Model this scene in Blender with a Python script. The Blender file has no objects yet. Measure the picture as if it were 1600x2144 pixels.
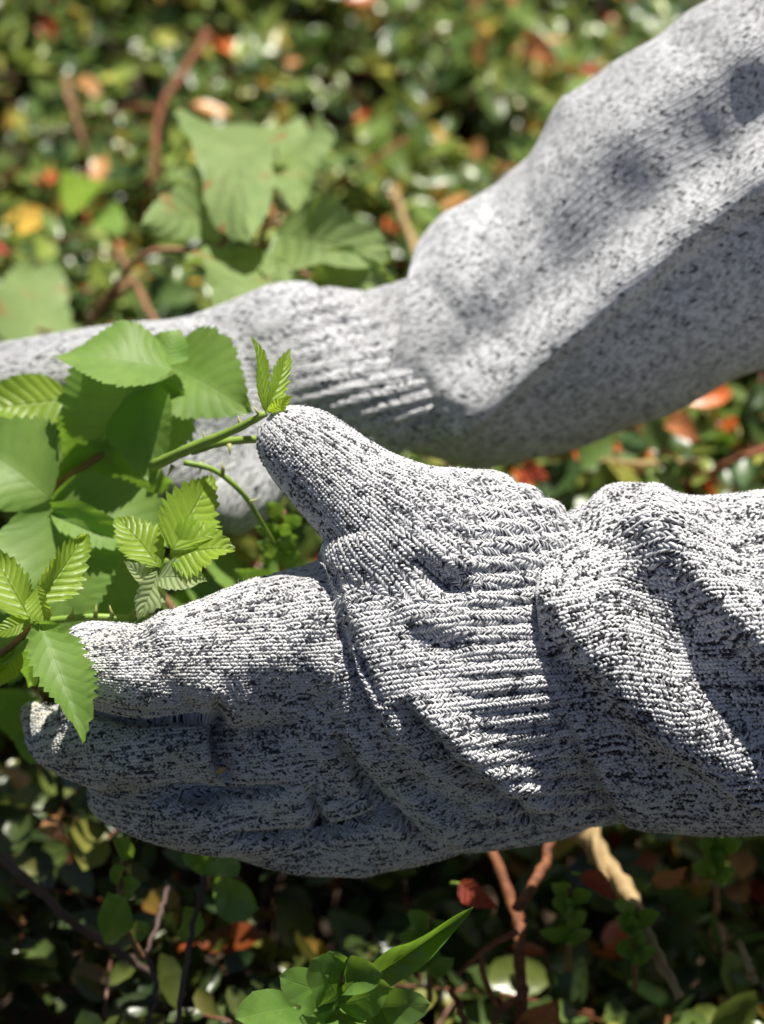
import bpy, math, random
import numpy as np
from mathutils import Vector, Matrix

random.seed(7); rng = np.random.default_rng(7)
scn = bpy.context.scene
COL = scn.collection

# ------------------------------------------------------------------ camera
PITCH = math.radians(35.5); CAM_H = 0.72
W_, H_ = 1600.0, 2144.0
FPX = 5760.0                                   # focal length in photo pixels
SENSOR = 14.9
cam_d = bpy.data.cameras.new('camera'); cam = bpy.data.objects.new('camera', cam_d); COL.objects.link(cam)
cam.location = (0, 0, CAM_H); cam.rotation_euler = (math.radians(90) - PITCH, 0, 0)
cam_d.sensor_fit = 'HORIZONTAL'; cam_d.sensor_width = SENSOR; cam_d.lens = SENSOR * FPX / W_
cam_d.clip_start = 0.01; cam_d.clip_end = 500
cam_d.dof.use_dof = True; cam_d.dof.focus_distance = 0.872; cam_d.dof.aperture_fstop = 4.8
cam_d.dof.aperture_blades = 0
scn.camera = cam
RIGHT = np.array([1.0, 0, 0]); UP = np.array([0, math.sin(PITCH), math.cos(PITCH)])
FWD = np.array([0, math.cos(PITCH), -math.sin(PITCH)]); CPOS = np.array([0, 0, CAM_H])
RM = np.stack([RIGHT, UP, FWD])                # camera (x right, y up, z depth) -> world

# ------------------------------------------------------------------ light
SUN = np.array([0.13, 0.27, 0.953]); SUN /= np.linalg.norm(SUN)
EL = math.asin(SUN[2]); AZ = math.atan2(SUN[0], SUN[1])
world = bpy.data.worlds.new('World'); scn.world = world; world.use_nodes = True
wn = world.node_tree.nodes; wl = world.node_tree.links
sky = wn.new('ShaderNodeTexSky'); sky.sky_type = 'NISHITA'; sky.sun_disc = False
sky.air_density = 0.5; sky.dust_density = 1.2; sky.sun_elevation = EL; sky.sun_rotation = AZ
wl.new(sky.outputs[0], wn['Background'].inputs[0]); wn['Background'].inputs[1].default_value = 0.05
sd = bpy.data.lights.new('sun', 'SUN'); sd.energy = 5.0; sd.angle = math.radians(0.55); sd.color = (1.0, 0.95, 0.86)
so = bpy.data.objects.new('sun', sd); COL.objects.link(so)
so.rotation_euler = Vector(SUN).to_track_quat('Z', 'Y').to_euler(); so.location = tuple(SUN * 6)

# ------------------------------------------------------------------ exposure and render
scn.view_settings.view_transform = 'Standard'; scn.view_settings.look = 'None'
scn.view_settings.gamma = 1; scn.view_settings.exposure = 0.64; scn.view_settings.use_curve_mapping = False
scn.cycles.use_denoising = True
scn.cycles.max_bounces = 8; scn.cycles.transparent_max_bounces = 4

# ------------------------------------------------------------------ helpers
def P(px, py, d):
    """photo pixel at depth d -> camera-frame point (metres)"""
    return np.array([(px - W_/2) * d / FPX, (H_/2 - py) * d / FPX, d])
def to_world(p):
    return np.asarray(p, float) @ RM + CPOS
def ground_depth(px, py, z=0.0):
    r = RIGHT * (px - W_/2) / FPX + UP * (H_/2 - py) / FPX + FWD
    return (z - CAM_H) / r[2]
def G(px, py, h=0.0):
    """point over the ground cover at height h seen at that pixel (camera frame)"""
    return P(px, py, ground_depth(px, py, h))

def mesh_obj(name, v, faces, mat, parent=None, uv=None, smooth=True, col=None, origin=None):
    """v world coordinates; faces list or int array (n,k)"""
    v = np.asarray(v, float)
    if origin is None: origin = np.array([v[:, 0].mean(), v[:, 1].mean(), v[:, 2].min()]) if parent is None else np.zeros(3)
    if parent is not None: origin = np.array(parent['_o'])
    me = bpy.data.meshes.new(name)
    vv = v - origin
    if isinstance(faces, np.ndarray):
        n, k = faces.shape
        me.vertices.add(len(vv)); me.vertices.foreach_set('co', vv.astype(np.float32).ravel())
        me.loops.add(n*k); me.loops.foreach_set('vertex_index', faces.astype(np.int32).ravel())
        me.polygons.add(n); me.polygons.foreach_set('loop_start', (np.arange(n)*k).astype(np.int32))
        me.update(calc_edges=True)
    else:
        me.from_pydata([tuple(x) for x in vv], [], [tuple(f) for f in faces])
    if uv is not None:
        l = me.uv_layers.new(name='UVMap'); l.data.foreach_set('uv', np.asarray(uv, np.float32).ravel())
    if col is not None:
        a = me.color_attributes.new('tint', 'FLOAT_COLOR', 'POINT')
        c = np.ones((len(vv), 4), np.float32); c[:, :3] = col; a.data.foreach_set('color', c.ravel())
    me.polygons.foreach_set('use_smooth', np.full(len(me.polygons), smooth))
    me.validate(); me.update()
    o = bpy.data.objects.new(name, me); COL.objects.link(o)
    if mat: me.materials.append(mat)
    if parent is not None: o.parent = parent
    else: o.location = tuple(origin)
    o['_o'] = [float(x) for x in origin]
    return o
def thing(name, label, cat, base, group=None):
    o = bpy.data.objects.new(name, None); COL.objects.link(o); o.empty_display_size = 0.01
    o.location = tuple(base); o['_o'] = [float(x) for x in base]
    return tag(o, label, cat, group)
def tag(o, label, cat=None, group=None, kind=None):
    if label: o['label'] = label
    if cat: o['category'] = cat
    if group: o['group'] = group
    if kind: o['kind'] = kind
    return o
def catmull(pts, n):
    pts = np.asarray(pts, float)
    if len(pts) == 2:
        t = np.linspace(0, 1, n + 1)[:, None]; return pts[0]*(1-t) + pts[1]*t
    p = np.vstack([2*pts[0]-pts[1], pts, 2*pts[-1]-pts[-2]]); out = []
    for i in range(1, len(p)-2):
        for t in np.linspace(0, 1, n, endpoint=False):
            a, b, c, d = p[i-1], p[i], p[i+1], p[i+2]
            out.append(.5*((2*b) + (-a+c)*t + (2*a-5*b+4*c-d)*t*t + (-a+3*b-3*c+d)*t**3))
    out.append(pts[-1]); return np.array(out)
def unit(v): return v / (np.linalg.norm(v, axis=-1, keepdims=True) + 1e-12)
def tube(pts, rad, sides=8, wob=0.0):
    """pts (n,3), rad (n,) -> verts, quads (closed ends)"""
    pts = np.asarray(pts, float); n = len(pts); rad = np.broadcast_to(rad, (n,)).astype(float)
    tan = unit(np.gradient(pts, axis=0)); ref = np.array([0.31, 0.2, 0.93])
    a = unit(np.cross(tan, ref)); b = np.cross(tan, a)
    th = np.linspace(0, 2*np.pi, sides, endpoint=False)
    r = rad[:, None] * (1 + wob * rng.normal(size=(n, sides)))
    v = pts[:, None] + r[..., None]*(np.cos(th)[None, :, None]*a[:, None] + np.sin(th)[None, :, None]*b[:, None])
    v = v.reshape(-1, 3); f = []
    for i in range(n-1):
        for j in range(sides):
            k = (j+1) % sides; f.append((i*sides+j, i*sides+k, (i+1)*sides+k, (i+1)*sides+j))
    f.append(tuple(range(sides))[::-1]); f.append(tuple((n-1)*sides + j for j in range(sides)))
    return v, f

# ------------------------------------------------------------------ materials
class NT:
    def __init__(s, name):
        s.m = bpy.data.materials.new(name); s.m.use_nodes = True; s.t = s.m.node_tree
        s.n = s.t.nodes; s.l = s.t.links; s.b = s.n['Principled BSDF']; s.out = s.n['Material Output']
    def node(s, typ, **kw):
        n = s.n.new(typ)
        for k, v in kw.items(): setattr(n, k, v)
        return n
    def put(s, sock, v):
        if hasattr(v, 'is_output'): s.l.new(v, sock)
        else: sock.default_value = v
    def M(s, op, a, b=0.0, c=0.0):
        n = s.node('ShaderNodeMath', operation=op); s.put(n.inputs[0], a); s.put(n.inputs[1], b); s.put(n.inputs[2], c); return n.outputs[0]
    def xyz(s, a, b, c=0.0):
        n = s.node('ShaderNodeCombineXYZ'); s.put(n.inputs[0], a); s.put(n.inputs[1], b); s.put(n.inputs[2], c); return n.outputs[0]
    def sep(s, v):
        n = s.node('ShaderNodeSeparateXYZ'); s.l.new(v, n.inputs[0]); return n.outputs
    def noise(s, v, scale, detail=2.0, rough=0.5):
        n = s.node('ShaderNodeTexNoise'); s.put(n.inputs['Vector'], v); n.inputs['Scale'].default_value = scale
        n.inputs['Detail'].default_value = detail; n.inputs['Roughness'].default_value = rough; return n.outputs['Fac']
    def white(s, v):
        n = s.node('ShaderNodeTexWhiteNoise'); s.l.new(v, n.inputs['Vector']); return n.outputs['Value']
    def mix(s, f, a, b):
        n = s.node('ShaderNodeMix', data_type='RGBA'); s.put(n.inputs[0], f)
        s.put(n.inputs[6], a if hasattr(a, 'is_output') else (*a, 1)); s.put(n.inputs[7], b if hasattr(b, 'is_output') else (*b, 1)); return n.outputs[2]
    def ramp(s, f, lo, hi):
        n = s.node('ShaderNodeMapRange', interpolation_type='SMOOTHSTEP'); s.put(n.inputs[0], f)
        n.inputs[1].default_value = lo; n.inputs[2].default_value = hi; return n.outputs[0]
    def uv(s): return s.node('ShaderNodeTexCoord').outputs['UV']
    def obj(s): return s.node('ShaderNodeTexCoord').outputs['Object']
    def bump(s, h, dist, strength=1.0):
        n = s.node('ShaderNodeBump'); n.inputs['Distance'].default_value = dist; n.inputs['Strength'].default_value = strength
        s.l.new(h, n.inputs['Height']); s.l.new(n.outputs[0], s.b.inputs['Normal']); return n.outputs[0]

def knit_material(name, black=0.32, depth=0.0009, white=(0.70, 0.71, 0.735), seedv=0.0):
    """marl stocking-stitch knit; UV is in stitch units (x = courses along, y = wales around)"""
    k = NT(name); M = k.M
    wob = k.noise(k.uv(), 0.35, 2.0)
    u, v, _ = k.sep(k.uv())
    wv = M('MULTIPLY', M('SUBTRACT', wob, 0.5), 0.5); u = M('ADD', u, wv); v = M('ADD', v, M('MULTIPLY', wv, 0.6))
    fv = M('FRACT', v); a = M('MULTIPLY', M('ABSOLUTE', M('SUBTRACT', fv, 0.5)), 2.0)
    c = M('ADD', u, M('MULTIPLY', a, 1.45)); fc = M('FRACT', c)
    b = M('FRACT', M('MULTIPLY', v, 2.0))
    hx = M('POWER', M('SINE', M('MULTIPLY', fc, math.pi)), 0.55)
    hy = M('POWER', M('SINE', M('MULTIPLY', b, math.pi)), 0.5)
    h = M('MULTIPLY', hx, hy)
    iv = M('FLOOR', M('MULTIPLY', v, 2.0)); ic = M('FLOOR', c); ib = M('FLOOR', M('ADD', c, 0.5))
    db = M('MINIMUM', fc, M('SUBTRACT', 1.0, fc))                     # distance to the furrow between two strands
    r1 = k.white(k.xyz(ib, iv, seedv)); r2 = k.white(k.xyz(ib, iv, seedv + 3.7)); r3 = k.white(k.xyz(ic, iv, seedv + 9.1))
    patch = k.noise(k.uv(), 0.06, 2.0); run = k.noise(k.xyz(M('MULTIPLY', ib, 0.35), M('MULTIPLY', iv, 0.35), seedv), 1.0, 1.0)
    p = M('ADD', M('MULTIPLY', M('SUBTRACT', run, 0.5), 1.3), M('ADD', black, M('MULTIPLY', M('SUBTRACT', patch, 0.5), 0.5)))
    # short black ply dashes lying between the white strands
    wd = M('ADD', 0.10, M('MULTIPLY', r2, 0.26))
    edge = M('ADD', db, M('MULTIPLY', M('ABSOLUTE', M('SUBTRACT', b, M('ADD', 0.25, M('MULTIPLY', r2, 0.5)))), 0.28))
    dash = M('MULTIPLY', M('LESS_THAN', r1, p), M('SUBTRACT', 1.0, k.ramp(M('SUBTRACT', edge, wd), -0.06, 0.06)))
    full = M('MULTIPLY', M('LESS_THAN', r3, M('MULTIPLY', p, 0.12)), k.ramp(h, 0.25, 0.6))
    bl = M('MAXIMUM', dash, full)
    fib = k.noise(k.uv(), 6.0, 2.0)
    wcol = k.mix(M('MULTIPLY', fib, 0.5), white, tuple(x*0.78 for x in white))
    bcol = k.mix(fib, (0.012, 0.013, 0.018), (0.045, 0.047, 0.055))
    k.put(k.b.inputs['Base Color'], k.mix(bl, wcol, bcol))
    k.b.inputs['Roughness'].default_value = 0.75; k.b.inputs['Specular IOR Level'].default_value = 0.25
    k.b.inputs['Sheen Weight'].default_value = 0.12; k.b.inputs['Sheen Roughness'].default_value = 0.4
    k.bump(M('ADD', h, M('MULTIPLY', fib, 0.15)), depth)
    return k.m

def add_translucent(k, colour, fac, normal=None):
    tr = k.node('ShaderNodeBsdfTranslucent'); k.put(tr.inputs[0], colour)
    mx = k.node('ShaderNodeMixShader'); mx.inputs[0].default_value = fac
    k.l.new(k.b.outputs[0], mx.inputs[1]); k.l.new(tr.outputs[0], mx.inputs[2]); k.l.new(mx.outputs[0], k.out.inputs[0])
    if normal: k.l.new(normal, tr.inputs[1])

def leaf_material(name, base, dark, vein, trans, tcol, rough=0.42, nv=9.0, spot=None, spec=0.5, bump=0.0006):
    """UV x = along the midrib 0..1, y = across -1..1"""
    k = NT(name); M = k.M; uv = k.uv(); t, s, _ = k.sep(uv); a = M('ABSOLUTE', s); t = M('ADD', t, M('MULTIPLY', M('SUBTRACT', k.noise(k.obj(), 45.0, 2.0), 0.5), 0.14))
    q = M('FRACT', M('SUBTRACT', M('MULTIPLY', t, nv), M('MULTIPLY', a, nv*0.22)))
    dv = M('ABSOLUTE', M('SUBTRACT', q, 0.5))
    sec = M('SUBTRACT', 1.0, k.ramp(dv, 0.02, 0.11)); mid = M('SUBTRACT', 1.0, k.ramp(a, 0.015, 0.06))
    veins = M('MAXIMUM', M('MULTIPLY', sec, 0.7), mid)
    n1 = k.noise(k.obj(), 60.0, 3.0); n2 = k.noise(k.obj(), 260.0, 2.0)
    c = k.mix(k.ramp(n1, 0.3, 0.7), base, dark); c = k.mix(M('MULTIPLY', k.ramp(n2, 0.45, 0.75), 0.25), c, tuple(x*0.6 for x in base))
    c = k.mix(M('MULTIPLY', veins, 0.3), c, vein)
    if spot:
        sp = k.ramp(k.noise(k.obj(), 38.0, 2.0), 0.60, 0.68); edge = k.ramp(a, 0.55, 1.0)
        c = k.mix(M('MULTIPLY', sp, M('ADD', 0.35, M('MULTIPLY', edge, 0.6))), c, spot)
    k.put(k.b.inputs['Base Color'], c)
    k.b.inputs['Roughness'].default_value = rough; k.b.inputs['Specular IOR Level'].default_value = spec
    pil = M('MULTIPLY', M('SINE', M('MULTIPLY', q, math.pi)), 0.8)
    nrm = k.bump(M('ADD', M('SUBTRACT', pil, M('MULTIPLY', mid, 0.5)), M('MULTIPLY', n2, 0.35)), bump)
    tc = k.mix(M('MULTIPLY', veins, 0.5), tcol, tuple(x*0.45 for x in tcol))
    add_translucent(k, tc, trans, nrm)
    return k.m

def plain_material(name, c1, c2, scale, rough=0.6, bump=0.0005, trans=0.0, spec=0.4):
    k = NT(name); o = k.obj(); n = k.noise(o, scale, 4.0, 0.6)
    k.put(k.b.inputs['Base Color'], k.mix(k.ramp(n, 0.3, 0.7), c1, c2)); k.b.inputs['Roughness'].default_value = rough
    k.b.inputs['Specular IOR Level'].default_value = spec
    nr = k.bump(n, bump)
    if trans: add_translucent(k, (*c1, 1), trans, nr)
    return k.m

def tint_material(name, rough, trans, spec):
    k = NT(name); a = k.node('ShaderNodeAttribute', attribute_name='tint').outputs['Color']
    n = k.noise(k.obj(), 220.0, 2.0)
    dk = k.node('ShaderNodeMix', data_type='RGBA', blend_type='MULTIPLY'); k.put(dk.inputs[0], 0.5)
    k.l.new(a, dk.inputs[6]); k.put(dk.inputs[7], k.mix(n, (0.45, 0.45, 0.45), (1.35, 1.35, 1.35)))
    k.put(k.b.inputs['Base Color'], dk.outputs[2]); k.b.inputs['Roughness'].default_value = rough
    k.b.inputs['Specular IOR Level'].default_value = spec
    nr = k.bump(k.noise(k.obj(), 140.0, 1.0), 0.0006)
    add_translucent(k, dk.outputs[2], trans, nr)
    return k.m

def yarn_material():
    """loose marl yarn: the tint attribute says which ply is on top, a hairy fibre relief runs over it"""
    k = NT('marl_yarn'); a = k.node('ShaderNodeAttribute', attribute_name='tint').outputs['Color']
    n = k.noise(k.obj(), 2600.0, 2.0); dk = k.node('ShaderNodeMix', data_type='RGBA', blend_type='MULTIPLY'); k.put(dk.inputs[0], 1.0)
    k.l.new(a, dk.inputs[6]); k.put(dk.inputs[7], k.mix(n, (0.72, 0.72, 0.72), (1.1, 1.1, 1.1)))
    k.put(k.b.inputs['Base Color'], dk.outputs[2]); k.b.inputs['Roughness'].default_value = 0.8; k.b.inputs['Specular IOR Level'].default_value = 0.2
    k.b.inputs['Sheen Weight'].default_value = 0.1; k.bump(n, 0.00015)
    return k.m
MAT = {}
MAT['yarn'] = yarn_material()
MAT['sleeve'] = knit_material('marl_knit_sleeve', 0.54, 0.0007)
MAT['sleeve_far'] = knit_material('marl_knit_far_sleeve', 0.72, 0.0003, seedv=2.2)
MAT['glove'] = knit_material('marl_knit_glove', 0.56, 0.0007, seedv=5.3)
MAT['young'] = leaf_material('young_bramble_leaf', (0.31, 0.45, 0.05), (0.22, 0.36, 0.04), (0.14, 0.25, 0.03), 0.5, (0.52, 0.72, 0.05), 0.4, 9, bump=0.0004)
MAT['mature'] = leaf_material('mature_bramble_leaf', (0.22, 0.345, 0.075), (0.155, 0.275, 0.055), (0.25, 0.38, 0.13), 0.38, (0.32, 0.56, 0.05), 0.5, 9, spec=0.35, bump=0.0001)
MAT['pale'] = leaf_material('pale_leaf_underside', (0.34, 0.42, 0.20), (0.26, 0.36, 0.14), (0.42, 0.48, 0.28), 0.4, (0.5, 0.6, 0.15), 0.65, 8)
MAT['vine'] = leaf_material('spotted_vine_leaf', (0.26, 0.35, 0.13), (0.20, 0.29, 0.10), (0.30, 0.36, 0.14), 0.30, (0.35, 0.5, 0.06), 0.5, 7, spot=(0.34, 0.14, 0.05))
MAT['blade'] = leaf_material('glossy_blade_leaf', (0.10, 0.22, 0.03), (0.07, 0.17, 0.025), (0.14, 0.26, 0.05), 0.35, (0.28, 0.5, 0.04), 0.3, 3)
MAT['glossy'] = leaf_material('glossy_oval_leaf', (0.15, 0.27, 0.055), (0.11, 0.21, 0.04), (0.2, 0.3, 0.1), 0.3, (0.3, 0.5, 0.05), 0.28, 4, spec=0.6, bump=0.0001)
MAT['redleaf'] = leaf_material('red_dying_leaf', (0.42, 0.07, 0.03), (0.30, 0.045, 0.025), (0.45, 0.14, 0.06), 0.3, (0.6, 0.12, 0.04), 0.5, 6)
MAT['orangeleaf'] = leaf_material('orange_dead_leaf', (0.50, 0.20, 0.07), (0.38, 0.12, 0.04), (0.5, 0.28, 0.12), 0.3, (0.6, 0.24, 0.07), 0.6, 6)
MAT['stem'] = plain_material('green_bramble_stem', (0.24, 0.36, 0.05), (0.17, 0.27, 0.04), 120, 0.5, 0.0003)
MAT['thorn'] = plain_material('pale_thorn', (0.42, 0.44, 0.16), (0.36, 0.36, 0.1), 200, 0.5)
MAT['brownstem'] = plain_material('brown_woody_stem', (0.30, 0.16, 0.08), (0.20, 0.10, 0.05), 150, 0.7, 0.0008)
MAT['redstem'] = plain_material('red_brown_stem', (0.30, 0.11, 0.045), (0.15, 0.055, 0.028), 320, 0.75, 0.0012)
MAT['darkstem'] = plain_material('dull_purple_stem', (0.12, 0.075, 0.065), (0.08, 0.05, 0.045), 150, 0.7)
MAT['straw'] = plain_material('dry_straw', (0.52, 0.38, 0.19), (0.40, 0.27, 0.12), 180, 0.7, 0.0006, 0.15)
MAT['cover'] = tint_material('ground_cover_leaves', 0.34, 0.32, 0.75)

# soil
def soil_material():
    k = NT('leaf_litter_soil'); o = k.obj(); n = k.noise(o, 14.0, 8.0, 0.65); n2 = k.noise(o, 60.0, 4.0)
    c = k.mix(k.ramp(n, 0.3, 0.7), (0.022, 0.014, 0.009), (0.07, 0.042, 0.022)); c = k.mix(k.ramp(n2, 0.55, 0.75), c, (0.13, 0.07, 0.03))
    k.put(k.b.inputs['Base Color'], c); k.b.inputs['Roughness'].default_value = 0.95
    k.bump(k.M('ADD', n, n2), 0.02); return k.m
MAT['soil'] = soil_material()

# ================================================================== the setting: ground
def canopy(x, y):
    """height of the ground cover surface"""
    z = 0.030*np.sin(5.1*x+1.3)*np.cos(4.3*y+.4) + 0.020*np.sin(11*x-7*y+2) + 0.014*np.sin(19*x+3)*np.sin(17*y)
    hollow = np.exp(-np.abs((x+0.10)/0.26)**3 - np.abs((y-0.70)/0.22)**3); z = z - 0.02*hollow + 0.016*np.sin(31*x+4*y)*np.sin(27*y-9*x+1)
    return z
n = 141
gx = np.sign(np.linspace(-1, 1, n))*np.abs(np.linspace(-1, 1, n))**3.2*60; gy = gx + 1.2
X, Y = np.meshgrid(gx, gy, indexing='ij'); near = np.exp(-((X/3)**2 + ((Y-1.2)/3)**2))
Z = -0.115 + near*(canopy(X, Y)*1.0) + 0.02*rng.normal(size=X.shape)*near
idx = np.arange(n*n).reshape(n, n)
q = np.stack([idx[:-1, :-1], idx[1:, :-1], idx[1:, 1:], idx[:-1, 1:]], -1).reshape(-1, 4)
g = mesh_obj('ground', np.stack([X, Y, Z], -1).reshape(-1, 3), q, MAT['soil'], origin=np.zeros(3))
tag(g, 'dark brown soil and leaf litter under the low shrubs', kind='structure')

# ------------------------------------------------------------------ ground cover (uncountable small leaves on thin twigs)
TL = [0.2, 0.52, 0.82]; TWD = [0.34, 0.5, 0.36]
tv = [(0, 0, 0)] + [(t, 0, -0.05*math.sin(math.pi*t)) for t in TL] + [(1, 0, 0.0)]
tv += [(t, w, 0.07) for t, w in zip(TL, TWD)] + [(t, -w, 0.07) for t, w in zip(TL, TWD)]
tv = np.array(tv)
tf = np.array([(0, 1, 5), (1, 2, 6), (1, 6, 5), (2, 3, 7), (2, 7, 6), (3, 4, 7), (0, 8, 1), (1, 9, 2), (1, 8, 9), (2, 10, 3), (2, 9, 10), (3, 10, 4)])

def leaf_colours(m, warm):
    pal = np.array([(0.045, 0.10, 0.038), (0.085, 0.165, 0.05), (0.13, 0.23, 0.065), (0.20, 0.30, 0.075), (0.30, 0.36, 0.09),
                    (0.50, 0.38, 0.09), (0.50, 0.30, 0.15), (0.46, 0.13, 0.04), (0.34, 0.05, 0.03)])
    pr = np.array([.16, .25, .26, .17, .08, .03, .02, .009, .004])
    pr2 = np.array([.20, .20, .15, .08, .05, .04, .07, .13, .08])
    r = rng.random(m); cum1 = np.cumsum(pr/pr.sum()); cum2 = np.cumsum(pr2/pr2.sum())
    i1 = np.searchsorted(cum1, r).clip(0, 8); i2 = np.searchsorted(cum2, r).clip(0, 8)
    c = np.where((rng.random(m) < warm)[:, None], pal[i2], pal[i1])
    return c * rng.uniform(0.95, 1.6, (m, 1)) * np.array([1.22, 1.02, 0.80])

def build_cover():
    V = []; Fc = []; C = []; nv = 0
    def region(ns, x0, x1, y0, y1, lscale, per):
        nonlocal nv
        bx = rng.uniform(x0, x1, ns); by = rng.uniform(y0, y1, ns)
        dens = 0.5 + 0.5*np.sin(9*bx + 2.1)*np.sin(8*by + 5*bx)           # thinner and thicker patches
        keep = rng.random(ns) < (0.62 + 0.38*dens)
        hol = np.exp(-np.abs((bx+0.10)/0.26)**3 - np.abs((by-0.70)/0.22)**3); keep &= rng.random(ns) > 0.45*hol
        bx, by = bx[keep], by[keep]; ns = len(bx)
        az = rng.uniform(0, 2*np.pi, ns); ln = rng.uniform(0.05, 0.12, ns)*lscale; rise = rng.uniform(0.15, 0.95, ns)
        top = canopy(bx, by) + rng.normal(0, 0.016, ns)
        dirv = np.stack([np.cos(az), np.sin(az), rise], -1)
        p0 = np.stack([bx, by, top], -1) - dirv*ln[:, None]*0.8
        # twigs
        t4 = np.linspace(0, 1, 4)
        cp = p0[:, None] + dirv[:, None]*ln[:, None, None]*t4[None, :, None]
        cp[..., 2] -= (ln[:, None]*0.25)*(t4**2)[None]
        rad = 0.0011*lscale*(1 - 0.55*t4)
        side = unit(np.cross(dirv, np.array([0, 0, 1.0]))); upv = unit(np.cross(side, dirv))
        ring = np.stack([cp + rad[None, :, None]*(math.cos(a)*side[:, None] + math.sin(a)*upv[:, None]) for a in (0.5, 2.6, 4.7)], 2)
        tvv = ring.reshape(-1, 3)
        fq = []
        for i in range(3):
            for j in range(3):
                fq.append((i*3+j, i*3+(j+1) % 3, (i+1)*3+(j+1) % 3)); fq.append((i*3+j, (i+1)*3+(j+1) % 3, (i+1)*3+j))
        fq = np.array(fq)
        V.append(tvv); Fc.append((fq[None] + (np.arange(ns)*12)[:, None, None]).reshape(-1, 3) + nv); nv += len(tvv)
        tc = np.array([0.20, 0.075, 0.035])*rng.uniform(0.5, 1.5, (ns, 1)); C.append(np.repeat(tc, 12, 0))
        # leaves
        k = np.arange(per); tpos = (k + 1.0)/per
        q_ = p0[:, None] + dirv[:, None]*ln[:, None, None]*tpos[None, :, None]; q_[..., 2] -= (ln[:, None]*0.25)*(tpos**2)[None]
        q_ = q_.reshape(-1, 3); m = len(q_)
        d3 = np.repeat(dirv, per, 0); s3 = np.repeat(side, per, 0)*np.tile(np.where(k % 2, 1, -1), ns)[:, None]
        ax = unit(0.5*unit(d3) + 0.85*s3 + rng.normal(0, 0.45, (m, 3)) + np.array([0, 0, .15]))
        nn = unit(np.array([0.05, -0.05, 1.0]) + rng.normal(0, 0.50, (m, 3))); nn = unit(nn - ax*(ax*nn).sum(-1, keepdims=True)); sd_ = np.cross(nn, ax)
        L = (0.010 + 0.018*rng.random(m)**1.6)*lscale; Wd = L*rng.uniform(0.44, 0.68, m)
        lv = q_[:, None] + tv[None, :, 0, None]*(ax*L[:, None])[:, None] + tv[None, :, 1, None]*(sd_*Wd[:, None])[:, None] + tv[None, :, 2, None]*(nn*L[:, None]*1.2)[:, None]
        V.append(lv.reshape(-1, 3)); Fc.append((tf[None] + (np.arange(m)*11)[:, None, None]).reshape(-1, 3) + nv); nv += m*11
        warm = 0.05 + 0.55*np.exp(-(((q_[:, 0]-0.20)/0.14)**2 + ((q_[:, 1]-1.0)/0.22)**2)) + 0.25*np.exp(-(((q_[:, 0]-0.12)/0.2)**2 + ((q_[:, 1]-1.62)/0.15)**2))
        dk_ = np.exp(-np.abs((q_[:, 0]+0.10)/0.22)**3 - np.abs((q_[:, 1]-0.70)/0.22)**3)[:, None]      # darker-leaved plants here, with shade also put into their colour
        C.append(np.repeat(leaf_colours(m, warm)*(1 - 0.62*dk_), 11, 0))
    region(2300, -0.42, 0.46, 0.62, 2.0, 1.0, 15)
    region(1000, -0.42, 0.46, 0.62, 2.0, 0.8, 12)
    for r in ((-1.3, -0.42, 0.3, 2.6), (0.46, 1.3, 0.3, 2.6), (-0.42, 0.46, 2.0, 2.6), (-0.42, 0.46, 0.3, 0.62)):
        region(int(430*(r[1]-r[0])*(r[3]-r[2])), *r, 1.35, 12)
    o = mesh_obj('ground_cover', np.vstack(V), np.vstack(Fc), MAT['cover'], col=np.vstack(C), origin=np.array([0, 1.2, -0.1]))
    tag(o, 'dense low shrub cover of tiny glossy green and reddish leaves', kind='stuff')
build_cover()

# ================================================================== gloves and sleeves
def polyline_field(px, py, line, w_left, w_right, end=60.0):
    """bump profile around a polyline in pixel space; different widths on either side"""
    line = catmull(line, 8) if len(line) > 2 else np.asarray(line, float)
    best = np.full(px.shape, 1e9); sgn = np.zeros(px.shape); pos = np.zeros(px.shape)
    seg = np.linalg.norm(np.diff(line, axis=0), axis=1); cum = np.concatenate([[0], np.cumsum(seg)])
    for i in range(len(line)-1):
        a, b = line[i], line[i+1]; ab = b - a; l2 = (ab**2).sum()
        t = np.clip(((px-a[0])*ab[0] + (py-a[1])*ab[1])/l2, 0, 1)
        dx = px - a[0] - t*ab[0]; dy = py - a[1] - t*ab[1]; d = np.hypot(dx, dy)
        m = d < best; best = np.where(m, d, best); sgn = np.where(m, np.sign(ab[0]*dy - ab[1]*dx), sgn); pos = np.where(m, cum[i] + t*seg[i], pos)
    w = np.where(sgn > 0, w_right, w_left)          # sgn > 0: on the lower side of a line drawn rightwards
    e = np.clip(pos/end, 0, 1)*np.clip((cum[-1]-pos)/end, 0, 1) if end > 0 else 1.0
    return np.exp(-(best/w)**2)*np.sqrt(np.maximum(e, 0) if end > 0 else 1.0)
def normals_of(v, f):
    f = np.asarray(f); a = v[f[:, 1]] - v[f[:, 0]]; b = v[f[:, 2]] - v[f[:, 0]]; fn = np.cross(a, b)
    if f.shape[1] == 4: fn = fn + np.cross(v[f[:, 2]] - v[f[:, 0]], v[f[:, 3]] - v[f[:, 0]])
    n = np.zeros_like(v)
    for k in range(f.shape[1]): np.add.at(n, f[:, k], fn)
    return unit(n)
def apply_folds(v, f, folds):
    """folds: (polyline, width above, width below, height mm)"""
    n = normals_of(v, f)
    for line, wl_, wr_, amp in folds:
        px = W_/2 + v[:, 0]*FPX/v[:, 2]; py = H_/2 - v[:, 1]*FPX/v[:, 2]
        face = -(n*unit(v)).sum(1); wgt = np.clip((face + 0.25)/0.5, 0, 1); wgt = wgt*wgt*(3-2*wgt)
        v = v + n*(polyline_field(px, py, line, wl_, wr_)*wgt*amp*0.001)[:, None]
    return v

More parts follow.
